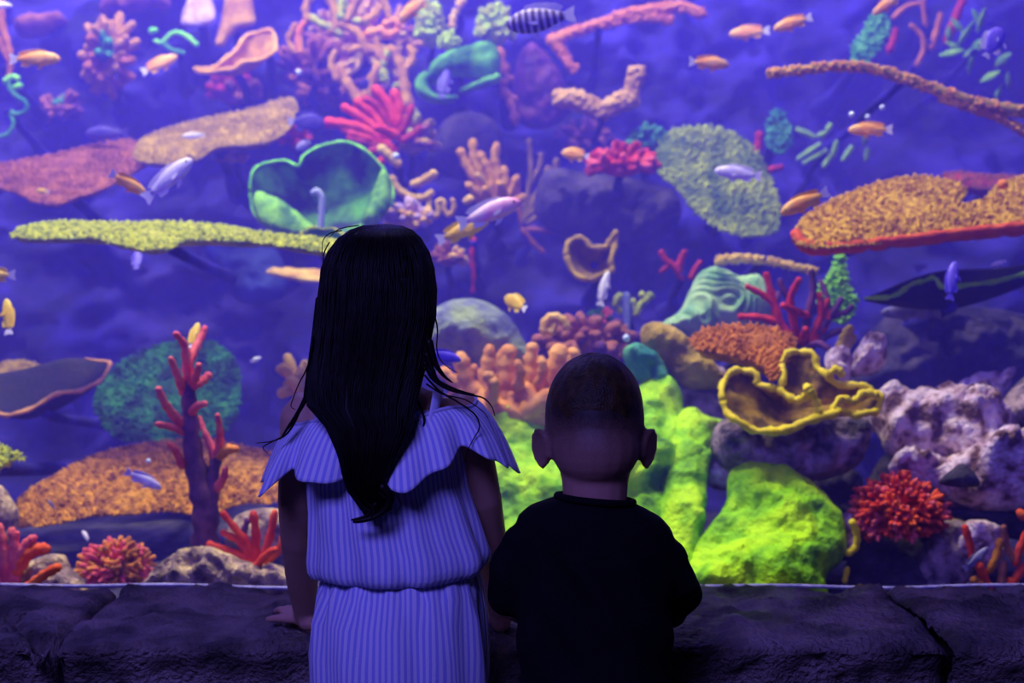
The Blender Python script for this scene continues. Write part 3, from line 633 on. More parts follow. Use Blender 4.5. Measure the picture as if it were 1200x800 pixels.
branching('worm_coral', 'small curled tan coral on top of the plum lobed clump', [([(638, 388), (640, 376), (650, 371), (660, 376), (664, 384)], 6, 5, 0), ([(646, 388), (650, 380)], 6, 5, 0)], [peach], 3.5)
bush('soft_coral', 'small green soft coral behind the plum clump', 705, 372, 3.95, 16, 12, 20, 4, [green_d, coral_r], 27, core=.7, variants=(0,))
branching('soft_coral', 'pale yellow-green branching soft coral around the upright pipe', [([(726, 365), (722, 355), (726, 347)], 4, 5, 0), ([(745, 368), (752, 356), (762, 347)], 4, 5, 0), ([(745, 362), (742, 352)], 3.5, 3.5, 0), ([(752, 358), (757, 350), (752, 345)], 3.5, 4, 0)], [lime], 3.9, stem_to=(738, 372))
branching('water_pipe', 'upright pale blue pipe behind the plum coral', [([(734, 398), (734, 370), (734, 346)], 4.5, 4.5, 0)], [M('pipe_grey')], 3.85, knob=0, cat='pipe', names=['tube'], stem_to=(734, 396))
rock('rock', 'golden mossy rock below the swirled green brain coral', [(752, 384), (765, 378), (785, 382), (802, 392), (818, 410), (840, 430), (850, 452), (810, 455), (785, 440), (765, 420), (752, 402)], 3.4, .06, gold_r, 20, .02, 12, 5, 9)
rock('rock', 'teal-green mossy lump beside the boy\'s head', [(730, 420), (732, 408), (748, 402), (765, 410), (778, 425), (785, 450), (760, 452), (740, 440)], 3.35, .05, teal, 15, .025, 14, 4, 10)
def swirl(u, v, q, o):
    a = 0.012 * math.sin(u * 34 + 2) + 0.045 * noise.noise(o * 8) + .02 * noise.noise(o * 17)
    return 0.010 * math.sin((math.hypot(u + .05, v + .06) * .8 + a) * 330) * q ** .5
v, f, pl, poly, H = inflate([(768, 398), (772, 382), (795, 366), (808, 340), (818, 322), (835, 315), (852, 320), (866, 326), (885, 324), (900, 340), (905, 370), (880, 396), (830, 402)], 3.75, .11, .08, 18, 0, step=1.9, disp=swirl)
solo('brain_coral', v, f, brain_m, 'pale green brain coral with swirling ridges', 'coral')
branching('antler_coral', 'dark red and plum antler coral next to the brain coral', [
    ([(935, 412), (916, 382), (906, 352), (898, 322)], 6, 4, 0), ([(906, 354), (892, 344), (876, 336)], 4.5, 3.5, 0), ([(914, 378), (892, 372), (868, 371)], 5, 3.8, 0), ([(916, 384, .03), (894, 392, .02), (880, 386)], 5, 3.5, 1), ([(936, 408), (930, 375, -.02), (926, 350, -.03), (936, 328, -.04)], 5.5, 4, 0), ([(928, 356), (918, 340), (914, 328)], 4, 3.2, 1),
    ([(942, 405), (946, 372), (953, 342), (951, 318)], 6, 3.6, 1), ([(946, 370), (932, 364, -.03), (918, 358, -.05)], 5, 4, 0), ([(950, 398), (962, 370), (960, 346)], 5.5, 4, 0), ([(962, 368), (970, 352)], 4.5, 3.6, 0), ([(958, 390), (975, 368), (986, 350)], 5.5, 3.2, 1), ([(974, 370), (990, 366), (999, 358)], 4.5, 3, 1), ([(960, 398), (982, 388), (998, 386)], 5, 3, 1), ([(952, 400), (968, 380), (972, 366)], 5, 3.6, 0), ([(938, 408, -.04), (925, 398, -.08), (912, 400, -.1)], 5, 3.6, 1), ([(946, 410, -.04), (958, 402, -.08), (970, 408, -.1)], 5, 3.6, 1), ([(940, 402, -.05), (944, 386, -.1)], 5, 4, 0), ([(930, 400, .05), (908, 366, .08), (912, 344, .1)], 5, 3.6, 1), ([(950, 396, .05), (970, 358, .08), (962, 330, .1)], 5, 3.4, 1)],
    [M('antler_red', (170, 24, 60), (220, 60, 80), 30), plum], 3.42, stem_to=(940, 408, .03), knob=.16)
plate('table_coral', 'rust-coloured table coral in front of the brain coral', [(812, 398), (825, 388), (850, 383), (885, 382), (912, 388), (930, 398), (925, 415), (915, 430), (905, 445), (895, 430), (870, 418), (838, 412), (818, 408)], 3.15, 58, rust, rust, sp=4.6, r=2.4, h=5, seed=31, back=.05)
cup('ruffled_cup_coral', 'yellow ruffled cup coral on the dark rock behind the lettuce coral', [(847, 470), (846, 452), (856, 438), (872, 433), (886, 440), (890, 450), (908, 456), (918, 444), (916, 428), (922, 416), (940, 411), (954, 418), (960, 432), (975, 446), (1000, 452), (1020, 455), (1031, 466), (1028, 480), (1010, 486), (990, 482), (965, 487), (945, 494), (925, 503), (900, 507), (878, 500), (858, 490)], 3.05, 38, .05, M('cup_tan', (84, 60, 50), (170, 130, 70), 22, lo=.4, hi=.6), yellow_r, lip=4.4, wav=.006, waves=15, shift=(0, -.15), stemmed=False)
t = [o for o in LOC if o.get('label', '').startswith('yellow ruffled cup')][0]
for pts, r0, r1 in (([(912, 456, 0), (930, 468, -.02), (942, 466, -.03), (948, 458, -.04), (956, 470, -.04), (960, 484, -.05)], 4.5, 5), ([(975, 480, -.04), (986, 466, -.03), (1000, 470, -.03), (1012, 460, -.02), (1026, 462, -.02)], 3.5, 5), ([(946, 454, -.045), (950, 460, -.05)], 6, 6), ([(972, 438, .01), (980, 432, .01), (986, 438, .01)], 4.5, 5), ([(900, 505, -.05), (925, 502, -.055), (950, 492, -.055), (980, 484, -.05)], 5, 5)):
    pp = catmull(pts, 5, False); n = len(pp)
    mb = MB().tube([P(q[0], q[1], 3.05 + q[2]) for q in pp], [px(3.05) * (r0 + (r1 - r0) * i / n) * (1 + .25 * math.sin(i * 1.9)) for i in range(n)], 8); part('ruffle', mb.v, mb.f, yellow_r, t)
# ---- rocks on the right
rock('rock', 'dark squared rock carrying the yellow ruffled cup coral', [(838, 500), (860, 488), (905, 500), (950, 490), (985, 480), (1012, 488), (1020, 512), (1005, 545), (975, 560), (930, 566), (880, 560), (845, 548), (832, 525)], 3.15, .09, rock_m, 12, .03, 8, 6, 40)
rock('rock', 'lilac-grey rubble rock between lettuce lobes and squared rock', [(826, 560), (835, 520), (855, 500), (885, 505), (898, 530), (885, 560), (850, 570)], 3.2, .05, rock_p, 34, .03, 12, 5, 41)
rock('rock', 'pale lilac sloping rock with a rusty hollow', [(1015, 478), (1040, 465), (1085, 462), (1115, 460), (1150, 470), (1175, 490), (1190, 520), (1185, 560), (1150, 566), (1110, 545), (1075, 530), (1042, 525), (1028, 505)], 3.2, .10, rock_p, 47, .04, 8, 5, 42)
rock('rock', 'broad pale lilac rock shelf above the red bush coral', [(1042, 545), (1070, 536), (1110, 540), (1160, 530), (1200, 520), (1240, 525), (1240, 590), (1190, 590), (1150, 588), (1115, 575), (1080, 560), (1048, 556)], 3.1, .08, rock_p, 52, .04, 9, 5, 43)
rock('rock', 'pinkish upper rock wedge under the dark cave', [(1110, 462), (1125, 450), (1160, 444), (1188, 440), (1182, 460), (1165, 480), (1145, 495), (1125, 480)], 3.35, .05, rock_p, 42, .03, 10, 5, 44)
rock('rock', 'dark slanted slab resting over the pale rock', [(1140, 500), (1165, 482), (1190, 450), (1240, 420), (1240, 500), (1200, 505), (1160, 520)], 3.2, .07, rock_m, 15, .03, 8, 6, 45)
rock('rock', 'small dark triangular stone on the pale shelf', [(1100, 565), (1115, 550), (1127, 543), (1140, 552), (1149, 566), (1140, 571), (1115, 570)], 2.98, .03, rock_d, 15, .012, 12, 4, 46)
rock('rock', 'two-lobed pale pink stone beside the antler coral', [(995, 430), (1000, 415), (1010, 400), (1028, 403), (1038, 415), (1034, 430), (1015, 438), (998, 440)], 3.3, .05, rock_p, 37, .03, 12, 4, 47)
rock('rock', 'pale knobbly stone touching the yellow cup rim', [(966, 420), (972, 410), (985, 408), (996, 420), (998, 440), (985, 448), (970, 440)], 3.3, .04, rock_p, 37, .02, 14, 4, 48)
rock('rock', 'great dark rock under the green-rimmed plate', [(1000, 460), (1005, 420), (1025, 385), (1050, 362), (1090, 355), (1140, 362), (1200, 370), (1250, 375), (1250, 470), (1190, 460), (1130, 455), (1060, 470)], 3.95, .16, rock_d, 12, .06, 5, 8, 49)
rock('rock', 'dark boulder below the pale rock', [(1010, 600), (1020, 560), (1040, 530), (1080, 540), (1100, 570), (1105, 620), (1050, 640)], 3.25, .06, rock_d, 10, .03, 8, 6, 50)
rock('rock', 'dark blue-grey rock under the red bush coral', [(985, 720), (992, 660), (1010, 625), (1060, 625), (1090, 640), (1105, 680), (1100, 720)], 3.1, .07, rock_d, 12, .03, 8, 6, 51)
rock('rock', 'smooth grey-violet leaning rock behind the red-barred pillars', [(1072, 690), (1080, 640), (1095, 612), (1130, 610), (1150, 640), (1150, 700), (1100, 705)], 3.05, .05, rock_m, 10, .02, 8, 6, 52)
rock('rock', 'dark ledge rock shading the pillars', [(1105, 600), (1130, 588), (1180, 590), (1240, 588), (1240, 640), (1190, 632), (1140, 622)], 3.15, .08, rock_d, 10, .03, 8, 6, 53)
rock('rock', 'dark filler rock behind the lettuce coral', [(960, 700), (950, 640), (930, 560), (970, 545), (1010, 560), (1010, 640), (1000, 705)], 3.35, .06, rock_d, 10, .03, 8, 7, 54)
rock('rock', 'purple-grey rock behind the boy\'s right ear', [(780, 470), (800, 430), (845, 430), (880, 440), (890, 480), (870, 520), (820, 520)], 3.45, .07, rock_m, 12, .03, 8, 6, 55)
rock('rock', 'pale stub of rock holding the red-barred pillars', [(1122, 640), (1130, 612), (1150, 612), (1175, 625), (1180, 650), (1160, 660), (1135, 655)], 3.02, .03, rock_p, 32, .02, 12, 4, 56)
bush('bush_coral', 'dense red bush coral on dark rock beside the pale shelf', 1057, 598, 2.98, 58, 42, 150, 3.4, [red, red, red_o, coral_r, red_d], 33, core=.62, variants=(1, 2, 2), down=-.75, m_core=red_d, stemmed=False)
branching('pillar_coral', 'red and white pillar corals by the little grey fish', [([(1140, 655), (1136, 635), (1131, 618)], 5, 4.5, 0), ([(1162, 705), (1155, 680), (1148, 664)], 6, 5.5, 0), ([(1155, 700), (1150, 685), (1142, 680)], 6, 5, 2), ([(1170, 700), (1178, 690), (1184, 682)], 6, 6.5, 1), ([(1160, 668), (1168, 650), (1172, 634)], 5, 5, 2), ([(1180, 705), (1174, 680), (1176, 660)], 6, 5, 3), ([(1190, 660), (1196, 640), (1206, 620)], 5, 5, 0), ([(1188, 655), (1180, 640), (1176, 618)], 4, 4, 3), ([(1138, 705), (1136, 692)], 6, 6, 1), ([(1200, 605), (1195, 600)], 6, 5, 1), ([(1180, 700), (1194, 672), (1210, 655)], 6, 5, 0)], [red, red_o, rust, plum_p], 2.95)
branching('finger_sponge', 'small yellow finger sponges at the edge of the lettuce coral', [([(994, 648), (1003, 640), (1004, 625), (999, 612)], 4.5, 4.5, 0), ([(996, 698), (1002, 692), (1008, 688)], 4, 4, 0), ([(990, 680), (993, 666)], 3.5, 3.5, 0)], [yellow_r], 2.95)
rock('rock', 'little pale barnacled stone behind the small yellow sponges', [(986, 640), (986, 610), (996, 596), (1006, 602), (1004, 640), (996, 650)], 3.02, .02, rock_p, 30, .01, 16, 4, 57)
branching('staghorn_coral', 'small stubby yellow coral between antler coral and pale stones', [([(985, 408), (990, 395), (996, 385)], 7, 6, 0), ([(992, 405), (1000, 395)], 6, 5, 0)], [gold_r], 3.32)
# ---- right, middle and top
plate('table_coral', 'big orange table coral with a red underside along the tank\'s side', [(934, 282), (936, 266), (950, 250), (975, 236), (1010, 222), (1040, 212), (1070, 207), (1100, 208), (1124, 216), (1131, 226), (1122, 238), (1140, 238), (1156, 232), (1165, 222), (1180, 213), (1230, 205), (1230, 262), (1130, 272), (1060, 280), (1000, 287), (950, 289)], 3.4, 58, orange, orange, sp=4.2, r=2.4, h=4, seed=34, back=.02)
v, f, pl, poly, H = inflate([(926, 274), (936, 268), (950, 282), (1000, 282), (1060, 275), (1130, 267), (1230, 257), (1230, 267), (1130, 277), (1060, 285), (1000, 291), (960, 294), (942, 290)], 3.27, .012, .03, 40, 0, step=5, namp=.004, nscale=30)
part('underside', v, f, orange_u, [o for o in LOC if o.get('label', '').startswith('big orange table')][0])
plate('table_coral', 'dull red table coral behind the big orange one', [(1105, 205), (1130, 202), (1165, 206), (1215, 208), (1215, 224), (1160, 222), (1125, 216)], 4.1, 60, red_d, maroon, sp=4, r=2.0, h=3, seed=35)
v = MB().ball(P(1175, 216, 3.35), .012); solo('orange_polyp', v.v, v.f, M('polyp_orange', (236, 130, 20), (246, 150, 30), 20), 'small orange ball polyp sitting on the big orange table coral', 'polyp')
plate('table_coral', 'speckled yellow-green table coral behind the lilac fish by the red bush', [(770, 196), (775, 168), (795, 152), (830, 148), (862, 158), (885, 178), (900, 205), (912, 240), (910, 268), (890, 275), (868, 275), (845, 268), (825, 255), (808, 240), (796, 222)], 4.2, 38, M('speckled_green', (60, 82, 34), (120, 136, 46), 14, .8, .4), M('speckled_lime', (76, 104, 36), (170, 182, 60), 16, .8, .2), sp=5.4, r=3, h=4, seed=36, back=.06)
bush('bush_coral', 'red bush coral by the rounded orange fish', 728, 190, 4.1, 44, 22, 50, 4.5, [red, coral_r, red_d], 37, core=.6, variants=(0, 1))
branching('table_coral', 'long salmon table coral ridge beside the striped lilac fish', [([(646, 48), (665, 40), (690, 32), (720, 22), (755, 20), (785, 24)], 7, 5, 0), ([(720, 20), (750, 12), (785, 8), (800, 6), (822, 16)], 6, 5, 0), ([(648, 46), (655, 60), (664, 70), (674, 82)], 7, 2.5, 0)], [M('salmon_ridge', (200, 110, 96), (226, 140, 110), 30)], 4.6, knob=.12, names=['ridge', 'ridge', 'branch'], stem_to=(700, 35))
t = [o for o in LOC if o.get('label', '').startswith('long salmon')][0]
mb = MB(); R = random.Random(5)
for seg in ([(646, 48), (690, 32), (755, 20), (785, 24)], [(720, 20), (785, 8), (822, 16)], [(650, 50), (674, 82)]):
    for q in catmull(seg, 26, False):
        for _ in range(3):
            d = Vector((R.uniform(-1, 1), R.uniform(-1, .2), R.uniform(-1, 1))).normalized(); bump(mb, P(q[0], q[1], 4.6) + d * .011, d, .007, .012)
part('polyps', mb.v, mb.f, M('salmon_ridge'), t, stuff=True)
def ridge(name, label, lines, Y, m, rr, seed, m2=None):
    t = branching(name, label, [(l, r0, r1, 0) for l, r0, r1 in lines], [m], Y, names=['ridge'] * len(lines), knob=.1, stem_to=lines[0][0][len(lines[0][0]) // 2])
    mb = MB(); R = random.Random(seed)
    for l, r0, r1 in lines:
        pp = catmull(l, 14, False)
        for i, q in enumerate(pp):
            rad = (r0 + (r1 - r0) * i / len(pp)) * px(Y)
            for _ in range(4):
                d = Vector((R.uniform(-1, 1), R.uniform(-1, .2), R.uniform(-1, 1))).normalized(); bump(mb, P(q[0], q[1], Y) + d * rad * .8, d, rr * px(Y), rr * 1.5 * px(Y))
    part('polyps', mb.v, mb.f, m2 or m, t, stuff=True); return t
ridge('table_coral', 'long arching orange table coral near the green-leaved coral', [([(902, 86), (940, 82), (975, 78), (1020, 80), (1060, 92), (1100, 106), (1140, 120), (1180, 128), (1230, 134)], 5, 8, ), ([(1105, 116), (1140, 128), (1170, 138), (1200, 154), (1220, 166)], 4, 4)], 3.7, ochre, 2.6, 6, M('ridge_orange', (200, 120, 60), (230, 170, 60), 30))
ridge('table_coral', 'short tan table coral edge above the brain coral', [([(842, 305), (862, 303), (890, 304), (920, 310), (955, 318)], 5.5, 4)], 3.75, tan, 2.2, 8, M('ridge_tan', (200, 150, 80), (226, 190, 120), 30))
ridge('knobby_coral', 'brownish knobby shelf coral with an upright knob', [([(655, 115), (680, 118), (705, 130), (725, 120), (740, 116)], 9, 8), ([(736, 118), (742, 100), (746, 86)], 4, 8)], 4.4, peach, 5.0, 9, M('knobby_brown', (176, 130, 110), (214, 170, 150), 20))
bush('soft_coral', 'mottled teal-green soft coral over the speckled table coral', 760, 165, 4.4, 30, 20, 18, 5, [teal, green_d], 38, core=.6, variants=(0, 1))
branching('sea_whip', 'magenta sea whip standing behind the lilac fish', [([(884, 215), (884, 190), (888, 175), (890, 158)], 6, 5, 0), ([(886, 205), (900, 200), (915, 196)], 5, 4, 0)], [red_d], 4.35, stem_to=(886, 205))
cup('cup_coral', 'ochre cup coral with one long curled lip', [(664, 300), (666, 285), (675, 279), (686, 282), (694, 290), (708, 290), (716, 280), (722, 274), (720, 290), (716, 306), (718, 316), (705, 322), (690, 328), (675, 322)], 3.8, 25, .06, M('cup_shade', (110, 84, 70), (140, 108, 80), 14), ochre, lip=3.6, wav=.004, shift=(.1, -.1))
branching('antler_coral', 'small red antler coral left of the brain coral, by the cup coral', [([(800, 325), (790, 312), (780, 305), (775, 296)], 4.5, 3.6, 0), ([(795, 318), (798, 305), (802, 296)], 5, 4, 0), ([(810, 325), (815, 315), (820, 308)], 4, 3.4, 0), ([(785, 310), (775, 318)], 3.5, 3, 0)], [red_d], 3.9, stem_to=(798, 322))
plate('tree_coral', 'lime green cone-shaped coral behind the antler coral', [(962, 335), (972, 325), (980, 302), (988, 300), (992, 320), (998, 345), (1004, 352), (996, 372), (985, 378), (965, 365), (958, 350)], 3.6, 15, M('cone_green', (90, 170, 50), (140, 210, 70), 30), M('cone_lime', (110, 190, 60), (150, 220, 80), 30), sp=4.5, r=2.4, h=3.5, seed=39, back=.04)
cup('plate_coral', 'dark plate coral with a thin lime-green wavy rim', [(1013, 349), (1030, 349), (1052, 344), (1070, 333), (1085, 328), (1096, 327), (1106, 336), (1130, 335), (1165, 329), (1200, 322), (1240, 314), (1240, 304), (1180, 312), (1100, 318), (1040, 338)], 3.4, 70, .05, M('plate_dark'), M('rim_lime', (130, 200, 20), (160, 220, 40), 20), lip=2.8, wav=.002, lipseg=(0, 11))
plate('fuzzy_coral', 'green fuzzy upright coral next to the teal wall', [(1002, 74), (1000, 55), (1012, 40), (1020, 22), (1034, 20), (1042, 32), (1034, 50), (1020, 66), (1012, 76)], 4.5, 12, M('fuzzy_green', (60, 150, 90), (110, 190, 110), 30), M('fuzzy_green'), sp=5, r=2.6, h=4.5, seed=40, back=.04)
branching('sea_ribbon', 'curling rust-red sea ribbons beside the green-leaved coral', [([(1074, 76), (1082, 60), (1080, 42), (1068, 30)], 3.4, 3, 0), ([(1092, 55), (1098, 35), (1102, 18)], 4.5, 3.5, 0), ([(1110, 48), (1118, 25), (1128, 2)], 6, 5, 1), ([(1048, 20), (1062, 8), (1080, 4)], 4, 3, 0), ([(1085, 30), (1082, 8), (1084, -6)], 3, 3, 0), ([(1042, 60), (1048, 45), (1050, 35)], 5, 4, 1)], [rust, red_d], 4.6, stem_to=(1090, 50))
leafm = M('leaf_green', (80, 130, 70), (130, 176, 90), 25)
R = random.Random(4); t = thing('leafy_coral', 'dark green leafy coral behind the purple fish', 'coral', P(1140, 95, 4.4))
for i, (x, y, l, a) in enumerate([(1115, 62, 24, 10), (1132, 40, 30, 60), (1150, 24, 26, 75), (1122, 30, 20, 130), (1138, 74, 24, 80), (1120, 55, 24, 160), (1160, 90, 20, 30), (1150, 50, 20, 20), (1175, 70, 22, 40), (1182, 95, 18, 100), (1170, 110, 20, 70), (1145, 20, 18, 120), (1140, 60, 20, 30), (1112, 40, 18, 90)]):
    k = px(4.4); c = P(x, y, 4.4 + R.uniform(-.05, .05)); d = Vector((math.cos(math.radians(a)), R.uniform(-.4, .2), math.sin(math.radians(a))))
    mb = MB().tube([c + d * k * l * (s - .5) for s in (0, .25, .5, .75, 1)], [k * q for q in (2, 5, 6.5, 5, 2.4)], 8, flat=.45); part('leaf', mb.v, mb.f, leafm, t)
stem(t, P(1140, 60, 4.4), .02)
t = thing('finger_coral', 'pale green loose finger coral below the long arching orange coral', 'coral', P(965, 195, 4.3))
for i, (x, y, l, a) in enumerate([(944, 156, 20, -25), (948, 178, 28, 35), (955, 184, 28, 30), (978, 176, 18, 80), (969, 189, 14, 60), (993, 180, 18, 55), (1016, 181, 12, 85), (1014, 163, 10, 80), (971, 150, 9, 60), (963, 158, 8, 20)]):
    k = px(4.3); c = P(x, y, 4.3); d = Vector((math.cos(math.radians(a)), R.uniform(-.4, .2), math.sin(math.radians(a))))
    mb = MB().tube([c + d * k * l * (s - .5) for s in (0, .5, 1)], [k * 3, k * 4, k * 3], 8); part('branch', mb.v, mb.f, M('pale_green', (120, 160, 110), (150, 190, 120), 20), t)
stem(t, P(965, 180, 4.3), .02)
plate('fuzzy_coral', 'small dull-green fuzzy coral behind the speckled table coral', [(902, 170), (900, 148), (908, 132), (918, 136), (926, 155), (924, 172), (912, 178)], 4.45, 12, green_d, teal, sp=5, r=2.6, h=4, seed=41, back=.03)
rock('rock', 'dim pinkish rock shelf high above the first orange fish', [(16, 32), (30, 24), (52, 22), (72, 20), (78, 26), (60, 34), (40, 40), (24, 40)], 4.9, .05, plum_p, 30, .02, 10, 5, 60)
rock('rock', 'purple rock knob at the top beside the lilac leaf coral', [(118, 16), (125, -4), (160, -10), (195, -6), (198, 10), (175, 8), (150, 14), (130, 16)], 4.95, .05, plum_p, 20, .02, 10, 5, 61)
rock('rock', 'deep blue smooth rock flank left of the girl', [(240, 290), (300, 286), (330, 300), (335, 345), (300, 356), (276, 350), (262, 325)], 4.35, .06, M('rock_blue', (44, 56, 150), (60, 76, 180), 8, .8, .3), 10, .02, 6, 7, 62)
rock('rock', 'broad shadowy boulder under the knobby shelf coral', [(625, 240), (640, 200), (690, 205), (745, 210), (790, 225), (795, 262), (750, 285), (680, 280), (640, 268)], 4.5, .12, rock_d, 10, .03, 6, 8, 63)
bush('staghorn_coral', 'dim purple-brown staghorn coral between ochre table and orange thicket', 365, 80, 4.75, 40, 34, 18, 6, [plum_p, maroon, plum], 43, core=.4, variants=(1, 2))
bush('soft_coral', 'dusky violet soft coral mound above the red finger coral', 400, 108, 4.9, 56, 18, 30, 6, [plum_p, plum], 44, core=.7, variants=(0, 1))
bush('staghorn_coral', 'dim red and purple coral clump under the ochre table coral\'s end', 345, 160, 4.5, 22, 20, 16, 5, [red_d, red], 45, core=.5, variants=(0, 1))
bush('bubble_coral', 'tiny tan coral tuft hanging under the ochre table coral', 272, 184, 4.35, 18, 8, 12, 4, [tan, brown], 46, core=.6, variants=(0,))

bush('staghorn_coral', 'twiggy tan staghorn coral filling in behind the orange-brown thicket', 425, 55, 5.0, 74, 60, 46, 4.6, [brown, tan, brown, peach, plum_p], 71, core=.25, variants=(1, 2, 2), down=-.8, up=0)
bush('bush_coral', 'dim teal and brown coral tuft under the dim pinkish rock shelf', 72, 128, 4.8, 26, 22, 20, 4.5, [plum_p, teal, plum], 72, core=.4, variants=(1, 2))
bush('staghorn_coral', 'dim plum staghorn coral in the water beyond the knobby shelf coral', 690, 165, 4.95, 46, 30, 18, 4.5, [plum_p, plum, maroon], 73, core=.3, variants=(1, 2))
rock('rock', 'dim violet rock shoulder behind the long salmon ridge', [(600, 120), (604, 80), (618, 52), (640, 62), (660, 90), (668, 130), (640, 150), (612, 146)], 4.8, .08, plum, 12, .03, 8, 7, 74)
# ================================================================ fish
def fish_meshes(key, body_m, fin_m, tail_m, deep=1.0):
    out = {}
    xs = [.5, .485, .44, .36, .25, .1, -.05, -.18, -.28, -.35]
    hs = [.012, .042, .078, .112, .138, .145, .125, .09, .058, .046]; ws = [.010, .030, .048, .062, .068, .064, .052, .036, .022, .014]
    zc = [-.01, -.008, 0, .004, .006, .004, 0, -.002, 0, 0]
    rings = [[(x, w_ * math.sin(a), z + h_ * deep * math.cos(a)) for a in (2 * math.pi * j / 14 for j in range(14))] for x, h_, w_, z in zip(xs, hs, ws, zc)]
    mb = MB().loft(rings); out['body'] = mesh('body', mb.v, mb.f, body_m)
    def fin(pts, th=.006):
        n = len(pts); v = [(x, -th, z) for x, z in pts] + [(x, th, z) for x, z in pts]
        f = [tuple(range(n)), tuple(reversed(range(n, 2 * n)))] + [(i, i + n, (i + 1) % n + n, (i + 1) % n) for i in range(n)]
        return v, f
    v, f = fin([(-.33, .045), (-.40, .085), (-.5, .12), (-.49, .06), (-.475, 0), (-.49, -.06), (-.5, -.12), (-.40, -.085), (-.33, -.045)]); out['tail_fin'] = mesh('tail_fin', v, f, tail_m, False)
    d = deep
    v, f = fin([(.26, .13 * d), (.2, .185 * d), (.05, .20 * d), (-.1, .185 * d), (-.25, .16 * d), (-.34, .11 * d), (-.27, .055 * d), (-.05, .11 * d), (.1, .135 * d)]); out['dorsal_fin'] = mesh('dorsal_fin', v, f, fin_m, False)
    v, f = fin([(-.06, -.11 * d), (-.15, -.165 * d), (-.28, -.145 * d), (-.27, -.05 * d)]); out['anal_fin'] = mesh('anal_fin', v, f, fin_m, False)
    v, f = fin([(.18, -.13 * d), (.12, -.19 * d), (.02, -.215 * d), (.08, -.13 * d)]); out['pelvic_fin'] = mesh('pelvic_fin', v, f, fin_m, False)
    th = .004; pts = [(.2, -.02), (.1, -.075), (.03, -.07), (.07, -.025)]
    for s, nm in ((1, 'a'), (-1, 'b')):
        v = [(x, s * (.062 + (0.2 - x) * .28), z) for x, z in pts] + [(x, s * (.070 + (0.2 - x) * .28), z) for x, z in pts]
        n = 4; f = [tuple(range(n)), tuple(reversed(range(n, 2 * n)))] + [(i, i + n, (i + 1) % n + n, (i + 1) % n) for i in range(n)]
        out['pectoral_fin' + nm] = mesh('pectoral_fin', v, f, fin_m, False)
        mb = MB().ball((.40, s * .052, .025), (.020, .010, .020), 8, 6); out['eye' + nm] = mesh('eye', mb.v, mb.f, M('fish_eye', (8, 8, 14), (14, 12, 20), 5, .2, 0))
    return out
FM = {}
f_or = M('fish_orange', (248, 156, 40), (255, 196, 90), 4, .45, 0, spec=.5); f_ye = M('fish_yellow', (240, 190, 30), (250, 214, 70), 4, .45, 0, spec=.5)
f_li = M('fish_lilac', (190, 176, 240), (228, 216, 252), 4, .45, 0, spec=.5); f_wh = M('fish_white', (226, 214, 240), (246, 240, 250), 4, .45, 0, spec=.5)
f_pu = M('fish_purple', (90, 70, 220), (124, 100, 240), 4, .45, 0, spec=.5); f_pk = M('fish_pink', (255, 228, 240), (250, 160, 212), 3, .45, 0, spec=.5)
f_gy = M('fish_grey', (112, 104, 150), (150, 140, 180), 5, .45, 0, spec=.5); f_dk = M('fish_dusk', (66, 56, 160), (90, 76, 180), 4, .5, 0)
f_st = bpy.data.materials.new('fish_striped'); f_st.use_nodes = True; nt = f_st.node_tree; N = nt.nodes
wv = N.new('ShaderNodeTexWave'); wv.inputs['Scale'].default_value = 3.2; wv.inputs['Distortion'].default_value = 1.2; tcn = N.new('ShaderNodeTexCoord'); rp = N.new('ShaderNodeValToRGB')
rp.color_ramp.elements[0].color = lin((74, 56, 120)); rp.color_ramp.elements[1].color = lin((190, 170, 230)); rp.color_ramp.elements[0].position = .3
nt.links.new(tcn.outputs['Object'], wv.inputs['Vector']); nt.links.new(wv.outputs['Color'], rp.inputs[0]); nt.links.new(rp.outputs[0], N['Principled BSDF'].inputs['Base Color'])
KINDS = {'orange': (f_or, f_or, f_wh, 1), 'yellow': (f_ye, f_ye, f_wh, 1), 'lilac': (f_li, f_li, f_li, .95), 'white': (f_wh, f_wh, f_wh, .8), 'purple': (f_pu, f_pu, f_pu, 1), 'pink': (f_pk, f_wh, f_wh, 1), 'grey': (f_gy, f_gy, f_gy, .8), 'dusk': (f_dk, f_dk, f_dk, 1.05), 'striped': (f_st, f_li, f_wh, 1.25), 'violet_round': (f_pu, f_li, f_li, 1.9), 'yellow_round': (f_ye, f_ye, f_wh, 1.45), 'orange_round': (f_or, f_or, f_wh, 1.4), 'dusk_round': (f_dk, f_dk, f_li, 1.6)}
def fish(kind, label, x, y, Y, L, ang, yaw=0.0, roll=0.0, group=None):
    """L = length in pixels, ang = heading in the picture plane (deg, 0 = to the right), yaw = heading away from the camera (deg)"""
    if kind not in FM: FM[kind] = fish_meshes(kind, *KINDS[kind])
    a = math.radians(ang); b = math.radians(yaw)
    fx = Vector((math.cos(a), 0, math.sin(a)))
    uz = Vector((-math.sin(a), 0, math.cos(a))) * (1 if math.cos(a) >= 0 else -1); sy = uz.cross(fx)
    q = Matrix.Rotation(b if math.cos(a) >= 0 else -b, 3, uz); fx = q @ fx; sy = q @ sy
    m = Matrix((fx, sy, uz)).transposed().to_4x4() @ Matrix.Rotation(math.radians(roll), 4, 'X')
    s = L * px(Y) / max(.35, math.cos(b))
    t = bpy.data.objects.new('fish', None); COL.objects.link(t); t.empty_display_size = .03
    t['label'] = label; t['category'] = 'fish'
    t['group'] = 'fish swimming in the tank'
    t.matrix_world = Matrix.Translation(P(x, y, Y)) @ m @ Matrix.Diagonal((s, s, s, 1))
    for nm, me in FM[kind].items():
        n2 = nm[:-1] if nm[-4:] in ('fina', 'finb', 'eyea', 'eyeb') or nm in ('eyea', 'eyeb') else nm
        o = bpy.data.objects.new(n2, me); COL.objects.link(o); o.parent = t
    return t
